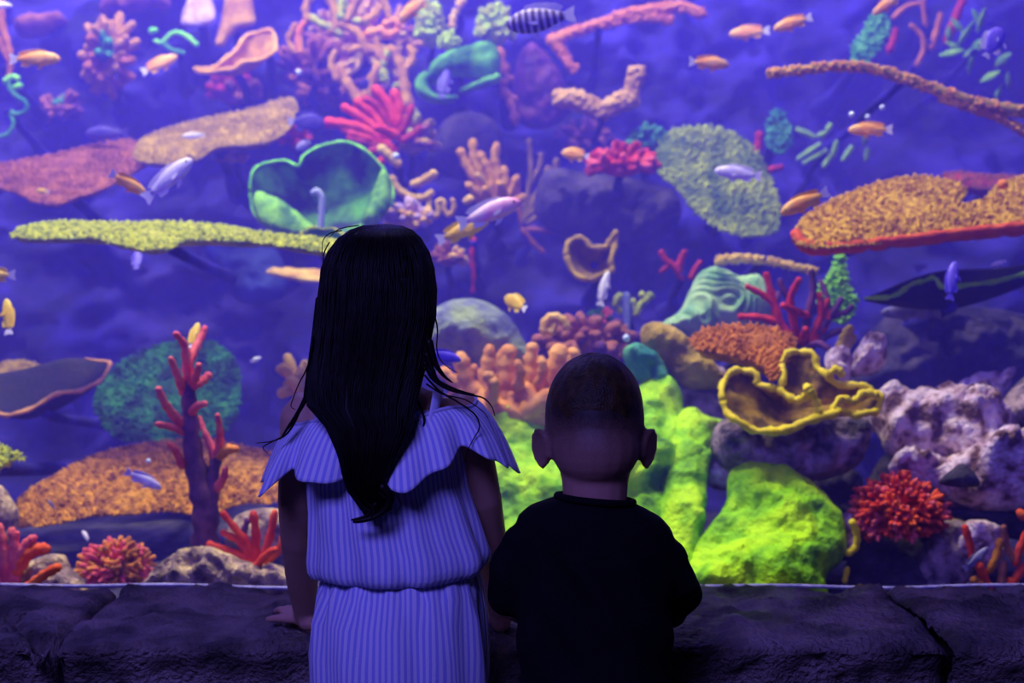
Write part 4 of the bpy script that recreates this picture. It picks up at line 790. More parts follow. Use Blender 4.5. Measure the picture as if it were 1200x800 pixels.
for a in [
    ('orange', 'orange fish by the sea whip above the maroon table coral', 41, 69, 3.6, 56, 2, 10), ('orange', 'orange fish rising beside the folded orange leaf coral', 187, 75, 4.2, 44, 28, 15),
    ('white', 'small pale fish at the tip of the sea whip', -2, 6, 4.2, 30, 0, 10), ('dusk', 'dim blue-violet fish above the maroon table coral', 125, 156, 4.3, 52, 180, 10),
    ('white', 'small white fish hovering over the ochre table coral', 226, 159, 4.1, 28, 182, 15), ('lilac', 'large lilac fish climbing below the ochre table coral', 197, 210, 3.25, 72, 42, 10),
    ('orange', 'slim orange fish diving towards the lilac one', 150, 215, 3.3, 46, -32, 15), ('yellow', 'tiny yellow fish in front of the maroon table coral', 50, 224, 3.9, 17, 175, 20),
    ('yellow', 'yellow-tailed fish leaving past the tank\'s dark side', -8, 322, 3.3, 52, 180, 0), ('yellow', 'yellow and white fish swimming straight up in the dark water', 9, 371, 3.2, 42, 100, 20),
    ('purple', 'tiny violet fish below the edge-on table coral', 160, 303, 3.9, 24, 100, 40), ('lilac', 'pale lilac fish over the amber-brown table coral', 168, 562, 3.05, 46, -28, 8),
    ('white', 'blurry pale fish facing out under the amber-brown table coral', 100, 627, 3.15, 14, 150, 50), ('yellow', 'yellow fish perched at the tip of the tall branching coral', 228, 393, 3.2, 30, 80, 30),
    ('dusk', 'dusky violet fish nosing into the sea-green cup', 521, 98, 4.3, 36, 80, 30), ('dusk_round', 'round dusky blue fish beside the red finger coral', 359, 143, 4.1, 40, 0, 25), ('lilac', 'round pale lilac fish over the heart-shaped bowl', 355, 170, 4.05, 20, 200, 50),
    ('orange', 'orange fish diving out of the orange staghorn thicket', 486, 9, 4.0, 48, 220, 5), ('striped', 'big lilac fish with dark stripes near the salmon ridge', 634, 23, 3.2, 80, 188, 8),
    ('pink', 'big pink and white fish swimming over the yellow one', 573, 249, 3.2, 78, 20, 6), ('yellow', 'yellow fish with pale tail right under the pink fish', 542, 270, 3.3, 64, 22, 10),
    ('yellow_round', 'plump yellow fish above the round boulder', 604, 355, 3.3, 28, 150, 45), ('orange_round', 'rounded orange fish nosing away from the red bush coral', 674, 181, 3.7, 32, 170, 15),
    ('white', 'thin pale fish upright under the ochre cup coral', 708, 338, 3.5, 42, 76, 10), ('orange', 'orange fish with violet fins in the open blue water', 831, 74, 3.7, 48, -3, 12),
    ('orange', 'dim orange fish crossing the open water by the teal wall', 878, 38, 4.2, 46, 184, 10), ('orange', 'orange fish climbing beside the teal wall', 929, 27, 3.7, 45, 197, 10),
    ('orange', 'orange and white fish head-down beside the rust ribbons', 1040, 5, 3.8, 36, 215, 25), ('violet_round', 'plump violet fish turning by the leafy coral', 1164, 50, 3.4, 40, 60, 10),
    ('orange', 'pale orange fish below the arching orange coral', 1020, 152, 3.5, 50, 180, 8), ('lilac', 'pinkish lilac fish in front of the speckled table coral', 865, 203, 3.6, 54, 172, 8),
    ('orange', 'golden orange fish at the end of the big orange table coral', 943, 237, 3.2, 60, 205, 8), ('purple', 'bright violet fish rising past the lime-rimmed plate', 1116, 329, 3.15, 46, 78, 15),
    ('grey', 'long dim grey fish above the great dark rock', 1068, 366, 3.45, 70, 180, 5), ('grey', 'small grey fish in front of the red pillar corals', 1144, 654, 2.85, 40, 38, 10),
    ('white', 'tiny pale fish above the lime-rimmed plate', 1170, 308, 3.3, 16, 200, 20), ('purple', 'violet fish hiding behind the girl\'s hair', 520, 417, 3.0, 42, -15, 10),
    ('lilac', 'pale lilac fish half hidden left of the tan finger coral', 300, 421, 3.6, 12, 20, 40), ('grey', 'tiny dark fish gliding over the amber-brown table coral', 60, 591, 3.0, 14, 130, 10)]:
    fish(*a)
# ---- bubbles
bub = M('air_bubble', (200, 214, 240), (220, 230, 250), 5, .1, 0, spec=.8); lb = {}
for i, (x, y, r, Y) in enumerate([(998, 134, 3.6, 3.6), (1017, 137, 3.2, 3.6), (1034, 126, 3.4, 3.6), (734, 396, 4.6, 3.3), (464, 183, 4.4, 3.9), (300, 421, 3, 3.4), (350, 85, 3.6, 4.2), (174, 540, 3, 3.1)]):
    v = MB().ball(P(x, y, Y), r * px(Y), 12, 8)
    solo('bubble', v.v, v.f, bub, ('air bubble in the group of three above the pale orange fish' if i < 3 else ['', '', '', 'air bubble at the foot of the upright pale pipe', 'blue-white bubble beside the coiled worm corals', 'bubble beside the tan finger coral at the girl\'s left', 'bubble under the orange staghorn thicket', 'bubble above the pale lilac fish over the amber coral'][i]), 'bubble', 'bubbles in the water')
# ================================================================ the two children at the ledge
skin_m = M('skin', (196, 148, 124), (206, 158, 132), 8, 0.55, 0.05, spec=.3)
hair_m = M('hair_black', (8, 6, 6), (18, 13, 12), 30, 0.5, 0.0, spec=.22)
def remesh(mb, voxel, smooth=4, factor=.5):
    me = mesh('tmp', mb.v, mb.f, None); o = bpy.data.objects.new('tmp', me); COL.objects.link(o)
    m = o.modifiers.new('r', 'REMESH'); m.mode = 'VOXEL'; m.voxel_size = voxel; m.use_smooth_shade = True
    s = o.modifiers.new('s', 'SMOOTH'); s.iterations = smooth; s.factor = factor
    dg = bpy.context.evaluated_depsgraph_get(); ev = o.evaluated_get(dg); em = ev.to_mesh()
    n = len(em.vertices); co = np.empty(n * 3); em.vertices.foreach_get('co', co); fs = [tuple(p.vertices) for p in em.polygons]
    vs = [Vector(c) for c in co.reshape(-1, 3)]; ev.to_mesh_clear()
    bpy.data.objects.remove(o); bpy.data.meshes.remove(me)
    return vs, fs
def ell(cx, cy, z, hw, hd, n=28, sq=1.0):
    out = []
    for j in range(n):
        a = 2 * math.pi * j / n; c = math.cos(a); s_ = math.sin(a)
        out.append((cx + hw * math.copysign(abs(c) ** sq, c), cy + hd * math.copysign(abs(s_) ** sq, s_), z))
    return out
def hand(mb, wrist, fwd, side, s=1.0, curl=0.0):
    """palm down hand on a surface: fwd = pointing direction of the fingers, side = direction of the thumb"""
    w_ = Vector(wrist); f = Vector(fwd).normalized(); t = Vector(side).normalized(); up = Vector((0, 0, 1))
    palm = w_ + f * .035 * s
    mb.ball(palm, (.030 * s, .026 * s, .013 * s), 12, 8, rot=Matrix((f, f.cross(up) * -1, up)).transposed())
    mb.ball(palm + f * .014 * s, (.022 * s, .029 * s, .011 * s), 12, 8, rot=Matrix((f, f.cross(up) * -1, up)).transposed())
    mb.tube([w_ - f * .02 * s, palm], [.018 * s, .017 * s], 10)
    for i, (o_, L) in enumerate(((.021, .046), (.007, .053), (-.007, .049), (-.020, .038))):
        b = palm + f * .024 * s + t * o_ * s; d = (f + t * o_ * 8).normalized()
        p1 = b + d * L * .42 * s + up * .004 * s; p2 = p1 + d * L * .32 * s - up * (.005 + curl * .01) * s; p3 = p2 + d * L * .24 * s - up * (.005 + curl * .012) * s
        mb.tube([b, p1, p2, p3], [.0078 * s, .0074 * s, .0068 * s, .0056 * s], 8)
    b = w_ + f * .018 * s + t * .020 * s; d = (f * .65 + t).normalized()
    p1 = b + d * .022 * s; p2 = p1 + (d + f * .35).normalized() * .024 * s - up * .004 * s
    mb.tube([b - d * .01, p1, p2], [.010 * s, .0088 * s, .0066 * s], 8)
def head(mb, c, s, turn=0.0, ear=1.0):
    """c = centre of the skull; faces +Y turned by 'turn'"""
    q = Matrix.Rotation(turn, 3, 'Z'); c = Vector(c)
    def at(x, y, z): return c + q @ Vector((x, y, z)) * s
    mb.ball(c, (.074 * s, .088 * s, .090 * s), 24, 16, rot=q)
    mb.ball(at(0, .022, -.055), (.056 * s, .062 * s, .058 * s), 18, 12, rot=q)
    mb.ball(at(0, .052, -.092), (.026 * s, .026 * s, .018 * s), 12, 8, rot=q)
    for sx in (-1, 1):
        mb.ball(at(sx * .036, .052, -.052), (.026 * s, .026 * s, .024 * s), 12, 8, rot=q)      # cheeks
        mb.ball(at(sx * .030, .070, .008), (.022 * s, .012 * s, .008 * s), 10, 6, rot=q)       # brows
    mb.tube([at(0, .080, -.002), at(0, .090, -.022), at(0, .096, -.036)], [.008 * s, .0095 * s, .012 * s], 10)
    for sx in (-1, 1): mb.ball(at(sx * .010, .088, -.040), (.008 * s, .008 * s, .007 * s), 8, 6, rot=q)
    mb.ball(at(0, .080, -.062), (.020 * s, .009 * s, .005 * s), 12, 6, rot=q); mb.ball(at(0, .078, -.072), (.017 * s, .010 * s, .006 * s), 12, 6, rot=q)
    for sx in (-1, 1):                                   # ears: rim, lobe and shell
        e = q @ Matrix.Rotation(sx * math.radians(-36), 3, 'Z') @ Matrix.Rotation(sx * math.radians(9), 3, 'Y')
        ec = at(sx * (.077 if ear == 1 else .066), -.008, -.042)
        mb.ball(ec, (.0075 * s * ear, .018 * s * ear, .029 * s * ear), 14, 10, rot=e)
        pts = [ec + e @ (Vector((sx * .004, .017 * math.cos(a), .028 * math.sin(a))) * s * ear) for a in (math.radians(d) for d in range(-60, 226, 22))]
        mb.tube(pts, .0042 * s, 6); mb.ball(ec + e @ (Vector((0, .004, -.025)) * s), (.006 * s, .009 * s, .009 * s), 8, 6)
    return at, q
def face_parts(t, at, s, lash):
    for sx in (-1, 1):
        mb = MB().ball(at(sx * .030, .066, -.010), .0125 * s, 14, 10); ey = part('eye', mb.v, mb.f, M('eye_white', (230, 226, 224), (240, 236, 232), 5, .2, 0), t)
        mb = MB().ball(at(sx * .030, .0755, -.010), (.0055 * s, .0035 * s, .0055 * s), 12, 8); part('iris', mb.v, mb.f, M('iris_brown', (50, 30, 18), (66, 40, 24), 40, .2, 0), ey)
        mb = MB().tube([at(sx * x, y, z) for x, y, z in ((.016, .081, .010), (.030, .080, .015), (.046, .070, .011))], [.002 * s, .003 * s, .0016 * s], 6); part('eyebrow', mb.v, mb.f, lash, t)
    mb = MB().ball(at(0, .0845, -.066), (.018 * s, .006 * s, .0085 * s), 12, 8); part('lips', mb.v, mb.f, M('lips', (178, 96, 92), (188, 104, 98), 20, .5, 0), t)

# stripes woven along the length of the cloth (uv.x runs around the body, in metres)
def stripe_mat():
    m = bpy.data.materials.new('striped_cotton'); m.use_nodes = True; nt = m.node_tree; N = nt.nodes; L = nt.links
    uv = N.new('ShaderNodeUVMap'); uv.uv_map = 'UVMap'; sp = N.new('ShaderNodeSeparateXYZ'); L.new(uv.outputs[0], sp.inputs[0])
    mu = N.new('ShaderNodeMath'); mu.operation = 'MULTIPLY'; mu.inputs[1].default_value = 2 * math.pi / 0.0093; L.new(sp.outputs[0], mu.inputs[0])
    si = N.new('ShaderNodeMath'); si.operation = 'SINE'; L.new(mu.outputs[0], si.inputs[0])
    r = N.new('ShaderNodeValToRGB'); mr = N.new('ShaderNodeMapRange'); mr.inputs[1].default_value = -1; L.new(si.outputs[0], mr.inputs[0]); L.new(mr.outputs[0], r.inputs[0])
    r.color_ramp.elements[0].position = .3; r.color_ramp.elements[1].position = .62
    r.color_ramp.elements[0].color = lin((176, 180, 244)); r.color_ramp.elements[1].color = lin((240, 238, 252))
    b = N['Principled BSDF']; L.new(r.outputs[0], b.inputs['Base Color']); b.inputs['Roughness'].default_value = .85
    n2 = N.new('ShaderNodeTexNoise'); n2.inputs['Scale'].default_value = 260; tc = N.new('ShaderNodeTexCoord'); L.new(tc.outputs['Object'], n2.inputs['Vector'])
    bp = N.new('ShaderNodeBump'); bp.inputs['Strength'].default_value = .25; bp.inputs['Distance'].default_value = .002; L.new(n2.outputs['Fac'], bp.inputs['Height']); L.new(bp.outputs[0], b.inputs['Normal'])
    return m
cloth = stripe_mat()
def cloth_loft(name, rings, parent, mat, thick=.0025):     # open tube of rings with cloth thickness and stripe coordinates
    n = len(rings[0]); mid = rings[len(rings) // 2]
    arc = [0.0]
    for j in range(n): arc.append(arc[-1] + (Vector(mid[(j + 1) % n]) - Vector(mid[j])).length)
    vs = []; fs = []; uvs = []
    for i, r in enumerate(rings):
        for j in range(n + 1): vs.append(Vector(r[j % n]))
    for i in range(len(rings) - 1):
        for j in range(n):
            a0 = i * (n + 1) + j; fs.append((a0, a0 + 1, a0 + n + 2, a0 + n + 1))
            uvs += [(arc[j], i), (arc[j + 1], i), (arc[j + 1], i + 1), (arc[j], i + 1)]
    o = part(name, vs, fs, mat, parent)
    l = o.data.uv_layers.new(name='UVMap')
    for k, q in enumerate(uvs): l.data[k].uv = q
    s = o.modifiers.new('thickness', 'SOLIDIFY'); s.thickness = thick; s.offset = 0
    return o

# ---------------------------------------------------------------- girl
GX = -0.192; GY = 2.115
def lean(z): return .022 * max(0, min(1, (.85 - z) / .2))
girl = thing('person', 'girl with long dark hair in a striped off-shoulder ruffle romper leaning on the ledge', 'person', (GX, GY, 0))
mb = MB()
hat, hq = head(mb, (GX, GY + .035, 1.118), .92, 0.0, .8)
mb.tube([(GX, GY + .03, 1.06), (GX, GY + .012, 1.0), (GX, GY, .95)], [.040, .036, .042], 14)
mb.loft([ell(GX + lean(z), GY + dy, z, hw, hd) for z, hw, hd, dy in ((.985, .035, .03, .005), (.968, .075, .042, .002), (.950, .108, .050, 0), (.925, .122, .058, 0), (.87, .110, .064, 0), (.78, .098, .060, .005), (.70, .094, .062, .01), (.63, .108, .074, .0), (.56, .118, .082, -.005), (.50, .110, .078, -.005), (.46, .06, .05, 0))])
mb.tube([(GX - .118, GY, .935), (-.326, 2.15, .80), (-.331, 2.19, .735), (-.336, 2.255, .655), (-.338, 2.308, .588)], [.036, .031, .029, .026, .0205], 14)
hand(mb, (-.339, 2.312, .576), (-.42, .9, 0), (-.9, -.42, 0), .92)
mb.tube([(GX + .118, GY, .935), (-.046, 2.15, .80), (-.037, 2.19, .73), (-.027, 2.25, .65), (-.018, 2.305, .588)], [.036, .031, .029, .025, .0205], 14)
hand(mb, (-.018, 2.309, .576), (.02, 1, 0), (-1, .1, 0), .92)
for sx in (-1, 1):
    x = GX + .022 + sx * .056
    mb.tube([(x, GY, .54), (x, GY + .005, .42), (x, GY + .01, .315), (x, GY - .008, .22), (x, GY - .005, .08)], [.066, .056, .042, .040, .026], 14)
    mb.tube([(x, GY - .01, .05), (x, GY + .05, .035), (x, GY + .1, .028)], [.028, .030, .024], 10)
v, f = remesh(mb, .0042, 3); body = part('body', v, f, skin_m, girl)
face_parts(girl, hat, .92, hair_m)
# blouse with the fold over the elastic waist
NR = 120
def fold(a, z, amp, k, ph): return amp * 2.2 * noise.noise(Vector((a * 2.2 + ph, z * 9 + a * 1.3, ph))) + amp * .8 * (math.sin(k * a + ph + 1.6 * math.sin(9 * z)) + .6 * math.sin(k * 1.73 * a + 2 * ph + 12 * z))
def bl(z, hw, hd, dy=0, cx=0, amp=.002, k=11):
    return [(GX + cx + (hw + fold(a, z, amp, k, 1)) * math.cos(a), GY + dy + (hd + fold(a, z, amp, k, 2)) * math.sin(a), z + (0.007 * math.cos(a) + .004 * math.sin(2 * a + .6) if z < .73 else 0)) for a in (2 * math.pi * j / NR for j in range(NR))]
rings = [bl(.945, .108, .062), bl(.92, .113, .072), bl(.88, .115, .080, 0, .002), bl(.83, .119, .086, 0, .006, .003), bl(.79, .124, .089, 0, .012, .0035), bl(.76, .128, .092, 0, .016, .004), bl(.735, .132, .095, 0, .020, .0045), bl(.718, .134, .097, 0, .021, .0045), bl(.706, .133, .096, 0, .021, .0045), bl(.697, .127, .092, 0, .020, .004), bl(.694, .118, .084, 0, .020, .003), bl(.70, .110, .078, 0, .022, .002)]
cloth_loft('blouse', rings, girl, cloth)
rings = [bl(.725, .108, .076, 0, .023, .0022, 23), bl(.71, .108, .077, 0, .024, .003, 23), bl(.695, .111, .080, 0, .024, .004, 23), bl(.67, .119, .087, 0, .024, .004, 15), bl(.63, .128, .094, -.002, .022, .0035), bl(.58, .132, .097, -.002, .022, .003), bl(.53, .133, .098, 0, .022, .003), bl(.50, .130, .094, 0, .022), bl(.485, .115, .08, 0, .022)]
cloth_loft('shorts', rings, girl, cloth)
for sx in (-1, 1):
    x = GX + .022 + sx * .064
    rings = [[(x + hw * math.cos(a) + fold(a, z, .002, 7, sx), GY + hd * math.sin(a), z) for a in (2 * math.pi * j / 60 for j in range(60))] for z, hw, hd in ((.52, .066, .090), (.49, .068, .090), (.45, .070, .086), (.41, .072, .084), (.385, .073, .084))]
    cloth_loft('shorts_leg', rings, girl, cloth)
# off-shoulder ruffle
def ruf(t):
    out = []
    for j in range(NR * 2):
        a = 2 * math.pi * j / (NR * 2); c = math.cos(a); s_ = math.sin(a); side = abs(c)
        wob = math.sin(9 * a + .7 + .9 * math.sin(3 * a)) + .5 * math.sin(17 * a + 1.2)
        z0 = .940 - .012 * (1 - side) + .014 * c + .004 * math.sin(5 * a)
        drop = .078 + .012 * side + .009 * math.sin(4 * a + 1) + .009 * wob - .016 * max(0, math.cos(a + 1.05)) ** 4
        hw = .134 + (.052 * t ** .8) + .010 * t * wob; hd = .080 + .034 * t + .019 * t * wob
        x = GX + .004 + hw * math.copysign(side ** .82, c); y = GY - .002 + hd * math.copysign(abs(s_) ** .82, s_)
        out.append((x, y, z0 - drop * t + .008 * math.sin(math.pi * t) * (0.3 + side)))
    return out
rufo = cloth_loft('ruffle', [ruf(t) for t in (0, .06, .15, .28, .42, .56, .7, .84, .95, 1.0)], girl, cloth)
mb = MB().tube([Vector(q) + Vector((0, 0, .001)) for q in ruf(0)] + [Vector(ruf(0)[0])], .0032, 6, cap=False); part('elastic_band', mb.v, mb.f, M('band', (186, 184, 220), (200, 198, 230), 60, .85, .1), rufo)
for sx, y0 in ((-1, 0), (1, 0)):
    pts = [(GX + sx * .078, GY - .076, .935), (GX + sx * .082, GY - .058, .962), (GX + sx * .083, GY - .02, .978), (GX + sx * .082, GY + .03, .972), (GX + sx * .075, GY + .072, .935)]
    mb = MB().tube(catmull(pts, 4, False), .009, 8, flat=.3); part('strap', mb.v, mb.f, cloth, girl)
# hair: a smooth mass lying over the head and down the back
HR = [(262, 449, 8, .010, 2.115), (264.5, 448, 22, .030, 2.112), (269.5, 447, 35, .050, 2.105), (279, 445, 47, .068, 2.100), (295, 444, 58, .082, 2.097), (315, 443, 65, .088, 2.093), (340, 443, 68, .090, 2.088), (370, 441, 69, .088, 2.080), (400, 436, 68, .080, 2.068), (425, 432, 68, .066, 2.052), (450, 426, 67, .048, 2.030), (475, 424, 63, .034, 2.010), (500, 432, 50, .030, 2.000), (530, 432, 36, .028, 1.995), (555, 429, 27, .025, 1.995), (575, 430, 21, .021, 1.998), (588, 434, 16, .017, 2.0), (598, 436, 11, .012, 2.0), (605, 432, 6, .008, 2.0)]
def hair_ring(i, n=48, grow=0.0, amp=.0009):
    y, cx, hw, hd, cy = HR[i]; out = []
    for j in range(n):
        a = 2 * math.pi * j / n; c = math.cos(a); s_ = math.sin(a)
        p0 = P(cx, y, cy); w_ = hw * px(cy - .02)
        g = grow + amp * math.sin(13 * a + i * .25) + amp * .7 * math.sin(29 * a - i * .3)
        out.append(Vector((p0.x + (w_ + g) * c, cy + (hd + g) * s_, p0.z)))
    return out
mb = MB().loft([hair_ring(i) for i in range(len(HR))]); hair = part('hair', mb.v, mb.f, hair_m, girl)
ss = hair.modifiers.new('s', 'SUBSURF'); ss.levels = 2; ss.render_levels = 2
mb = MB(); R = random.Random(11); nn = 96; RG = [hair_ring(i, nn, .0012, 0) for i in range(len(HR))]
for k in range(700):
    j = R.randrange(nn); a = 2 * math.pi * j / nn
    if math.sin(a) > .35: continue
    i0 = R.randrange(1, 9) if R.random() < .5 else 1; i1 = R.randrange(max(i0 + 5, 12), len(HR)); drift = R.uniform(-.5, .5); pts = []
    for i in range(i0, i1):
        q = (j + drift * (i - i0)); ja = int(math.floor(q)) % nn; p = RG[i][ja].lerp(RG[i][(ja + 1) % nn], q - math.floor(q))
        pts.append(p + Vector((R.uniform(-.001, .001), R.uniform(-.002, 0), 0)))
    n = len(pts); mb.tube(pts, [0.0007 * min(1, .4 + u / 3, (n - u) / 3) for u in range(n)], 5, cap=False)
part('hair_strands', mb.v, mb.f, hair_m, girl, stuff=True)
# loose locks
for (pts, r0, r1) in [([(498, 425), (502, 436), (508, 445), (525, 456), (548, 462), (566, 466), (576, 476), (580, 487)], 2.4, .5), ([(500, 415), (506, 432), (512, 445), (524, 452), (540, 458), (556, 462)], 4, .6), ([(498, 440), (515, 458), (535, 470), (556, 485), (562, 500), (555, 514), (548, 528), (545, 540)], 1.6, .4), ([(485, 462), (494, 480), (497, 495), (492, 515), (490, 540), (487, 556), (481, 566), (484, 570), (490, 560)], 1.6, .5), ([(500, 450), (520, 462), (545, 468), (566, 482), (572, 490)], 1.3, .4), ([(500, 345), (512, 380), (512, 410), (520, 426), (537, 437)], 1.2, .4), ([(503, 400), (510, 425), (520, 440), (530, 448)], 5, .8),
                       ([(366, 415), (358, 435), (350, 450), (343, 468), (341, 476), (346, 480)], 1.2, .4), ([(352, 478), (345, 495), (334, 510), (318, 517), (300, 519)], 2.0, .4), ([(330, 512), (318, 518), (308, 524), (314, 531)], 1.0, .4), ([(366, 440), (360, 462), (350, 482), (338, 500), (330, 512)], 4.5, 1.0), ([(386, 284), (380, 296), (378, 315), (376, 340)], 1.0, .5), ([(400, 270), (385, 274), (378, 284), (378, 300)], .8, .4), ([(420, 264), (398, 268), (386, 278)], .8, .4), ([(452, 585), (460, 578), (470, 590), (465, 598)], .9, .4), ([(448, 570), (457, 582), (452, 596), (438, 606), (415, 611)], 7, 2), ([(440, 590), (430, 604), (412, 609)], 4, 1), ([(432, 560), (446, 578), (456, 586), (456, 596), (440, 603), (424, 606)], 5, 1.5), ([(415, 555), (424, 580), (438, 597), (432, 608), (418, 612)], 6, 1.2), ([(410, 545), (412, 570), (424, 592), (440, 602)], 5, 2), ([(452, 555), (450, 572), (458, 584), (462, 578)], 3, .6), ([(372, 350), (366, 400), (360, 440), (356, 470)], 2.5, 1.2)]:
    pp = catmull(pts, 5, False); n = len(pp)
    w3 = []
    for i, q in enumerate(pp):
        Yq = 2.03 if q[0] > 480 or q[0] < 380 else 1.985
        if q[1] < 400: Yq = 2.07
        w3.append(P(q[0], q[1], Yq))
    mb = MB().tube(w3, [px(2.03) * (r0 + (r1 - r0) * i / (n - 1)) for i in range(n)], 6); part('hair_lock', mb.v, mb.f, hair_m, girl)
def shoe(t, x, y, mat, s=1.0):
    mb = MB().loft([[(x + wx * s * math.cos(a), y + dy * s + ly * s * math.sin(a), z) for a in (2 * math.pi * j / 20 for j in range(20))] for z, wx, ly, dy in ((.0, .034, .095, .04), (.02, .036, .098, .04), (.045, .034, .085, .03), (.065, .030, .045, .0), (.075, .028, .038, -.008))])
    part('shoe', mb.v, mb.f, mat, t)
for sx in (-1, 1): shoe(girl, GX + .022 + sx * .056, GY - .005, M('shoe_white', (200, 200, 205), (214, 214, 220), 20, .6, 0), .95)

# ---------------------------------------------------------------- boy
BX = 0.122; BY = 2.075   # the boy stands half a step nearer
boy = thing('person', 'small boy with cropped hair in a black T-shirt resting his arms on the ledge', 'person', (BX, BY, 0))
mb = MB()
bat, bq = head(mb, (BX, BY + .02, .930), 1.0, 0.0)
mb.ball((BX, BY - .006, .893), (.066, .072, .060), 18, 12)
mb.tube([(BX, BY + .006, .895), (BX, BY + .002, .868), (BX, BY, .84), (BX, BY, .81), (BX, BY, .775)], [.062, .055, .049, .047, .052], 16)
mb.loft([ell(BX, BY + dy, z, hw, hd) for z, hw, hd, dy in ((.80, .04, .035, 0), (.782, .066, .042, 0), (.76, .088, .050, 0), (.73, .098, .058, 0), (.66, .102, .064, 0), (.58, .100, .066, .005), (.50, .104, .072, 0), (.44, .10, .07, 0), (.41, .05, .04, 0))])
EL = (.000, 2.11, .652); ER = (.246, 2.14, .655)
mb.tube([(BX - .088, BY + .005, .730), (.004, 2.085, .70), EL, (.036, 2.22, .608), (.078, 2.32, .580)], [.026, .027, .026, .025, .019], 14)
hand(mb, (.082, 2.328, .572), (.35, 1, 0), (1, -.2, 0), .8)
mb.tube([(BX + .088, BY + .005, .722), (.232, 2.10, .685), ER, (.232, 2.24, .608), (.205, 2.33, .580)], [.026, .027, .027, .025, .019], 14)
hand(mb, (.203, 2.338, .572), (-.5, 1, 0), (-1, -.4, 0), .8)
for sx in (-1, 1):
    x = BX + sx * .052
    mb.tube([(x, BY, .46), (x, BY, .35), (x, BY + .005, .26), (x, BY - .005, .18), (x, BY, .07)], [.060, .052, .040, .036, .026], 14)
    mb.tube([(x, BY - .005, .05), (x, BY + .045, .034), (x, BY + .085, .026)], [.026, .028, .022], 10)
v, f = remesh(mb, .0042, 4)
# cropped hair shows through on the back and sides of the skull
bs = bpy.data.materials.new('boy_skin'); bs.use_nodes = True; nt = bs.node_tree; N = nt.nodes; Lk = nt.links
tc = N.new('ShaderNodeTexCoord'); sp = N.new('ShaderNodeSeparateXYZ'); Lk.new(tc.outputs['Object'], sp.inputs[0])
yz = N.new('ShaderNodeMath'); yz.operation = 'MULTIPLY_ADD'; yz.inputs[1].default_value = 0.45; Lk.new(sp.outputs[1], yz.inputs[0]); Lk.new(sp.outputs[2], yz.inputs[2])
nz_ = N.new('ShaderNodeTexNoise'); nz_.inputs['Scale'].default_value = 300; Lk.new(tc.outputs['Object'], nz_.inputs['Vector'])
ad = N.new('ShaderNodeMath'); ad.operation = 'MULTIPLY_ADD'; ad.inputs[1].default_value = .03; Lk.new(nz_.outputs['Fac'], ad.inputs[0]); Lk.new(sp.outputs[2], ad.inputs[2])
rp = N.new('ShaderNodeValToRGB'); mr = N.new('ShaderNodeMapRange'); mr.inputs[1].default_value = .865; mr.inputs[2].default_value = .96; Lk.new(ad.outputs[0], mr.inputs[0]); Lk.new(mr.outputs[0], rp.inputs[0])
rp.color_ramp.elements[0].color = lin((190, 142, 118)); rp.color_ramp.elements[1].color = lin((46, 34, 28))
fy = N.new('ShaderNodeMapRange'); fy.inputs[1].default_value = .035; fy.inputs[2].default_value = .06; Lk.new(sp.outputs[1], fy.inputs[0])
mxn = N.new('ShaderNodeMixRGB'); Lk.new(fy.outputs[0], mxn.inputs[0]); Lk.new(rp.outputs[0], mxn.inputs[1]); mxn.inputs[2].default_value = lin((198, 150, 126)); Lk.new(mxn.outputs[0], N['Principled BSDF'].inputs['Base Color']); N['Principled BSDF'].inputs['Roughness'].default_value = .6
part('body', v, f, bs, boy); face_parts(boy, bat, 1.0, M('hair_brown', (44, 32, 26), (70, 52, 40), 60, .5, .3))
# crop of longer hair on top
rings = []
for i in range(15):
    ph = (i / 14) * math.radians(88) + .02; ring = []
    for j in range(56):
        a = 2 * math.pi * j / 56; p_ = ph * (1 - .16 * max(0, math.sin(a)) + .05 * math.sin(5 * a) + .03 * math.sin(13 * a))
        g = 1.05 + .010 * math.sin(23 * a + i) + .008 * math.sin(11 * a - i * .5) - .075 * max(0, (i - 5) / 9) ** 1.2
        ring.append((BX + .074 * g * math.sin(p_) * math.cos(a), BY + .02 + .088 * g * math.sin(p_) * math.sin(a), .930 + .090 * g * math.cos(p_) + .003))
    rings.append(ring)
mb = MB().loft(rings); o = part('hair', mb.v, mb.f, M('hair_brown'), boy); ss = o.modifiers.new('s', 'SUBSURF'); ss.levels = 1; ss.render_levels = 2
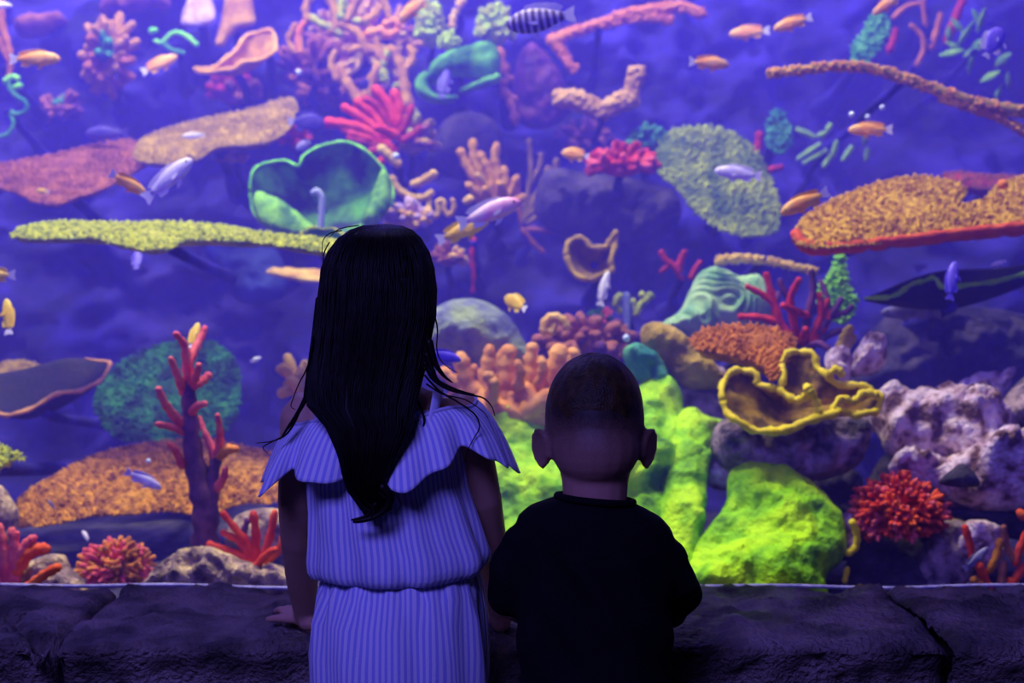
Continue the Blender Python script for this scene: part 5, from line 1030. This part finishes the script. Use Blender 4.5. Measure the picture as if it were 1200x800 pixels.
# T-shirt
shirt_m = M('shirt_black', (10, 10, 14), (16, 16, 21), 12, .9, .15, 200, spec=.15)
mb = MB()
mb.loft([ell(BX, BY + dy, z, hw, hd, 36) for z, hw, hd, dy in ((.814, .053, .056, 0), (.806, .074, .058, 0), (.796, .096, .062, 0), (.780, .112, .067, 0), (.750, .121, .073, 0), (.715, .120, .077, 0), (.66, .116, .080, .0), (.58, .113, .082, 0), (.50, .112, .086, 0), (.455, .112, .086, 0))])
mb.tube([(BX - .098, BY + .002, .742), (.006, 2.085, .70), (EL[0] - .004, EL[1], EL[2] + .012)], [.036, .038, .037], 14)
mb.tube([(BX + .100, BY + .002, .740), (.238, 2.095, .70), (ER[0] + .002, ER[1] - .002, ER[2] + .004)], [.036, .039, .039], 14)
mb.tube([ER, (.244, 2.20, .625)], [.038, .034], 14)
v, f = remesh(mb, .005, 5)
v = [p + Vector((.003 * math.sin(p.z * 70 + p.x * 40), 0.004 * math.sin(p.z * 55 + p.x * 90), 0)) * (1 if p.z < .74 else .3) + Vector((0, 0, -.09 * (p.x - BX) * max(0, min(1, (p.z - .62) / .12)))) for p in v]
tee = part('t_shirt', v, f, shirt_m, boy)
mb = MB().tube([(BX + .056 * math.cos(a), BY + .056 * math.sin(a), 0.814 - .004 * math.sin(a) - .09 * .056 * math.cos(a)) for a in (2 * math.pi * j / 32 for j in range(33))], .0055, 8, cap=False); part('collar', mb.v, mb.f, shirt_m, tee)
mb = MB()
mb.loft([ell(BX, BY, z, hw, hd, 32) for z, hw, hd in ((.49, .110, .078), (.44, .110, .078), (.40, .08, .06))])
for sx in (-1, 1): mb.tube([(BX + sx * .054, BY, .45), (BX + sx * .054, BY, .30), (BX + sx * .054, BY, .11)], [.064, .056, .046], 14)
v, f = remesh(mb, .006, 4); part('trousers', v, f, M('trousers_dark', (24, 26, 40), (34, 36, 52), 30, .9, .2), boy)
for sx in (-1, 1): shoe(boy, BX + sx * .052, BY, M('shoe_dark', (40, 40, 50), (54, 54, 64), 20, .6, 0), .82)
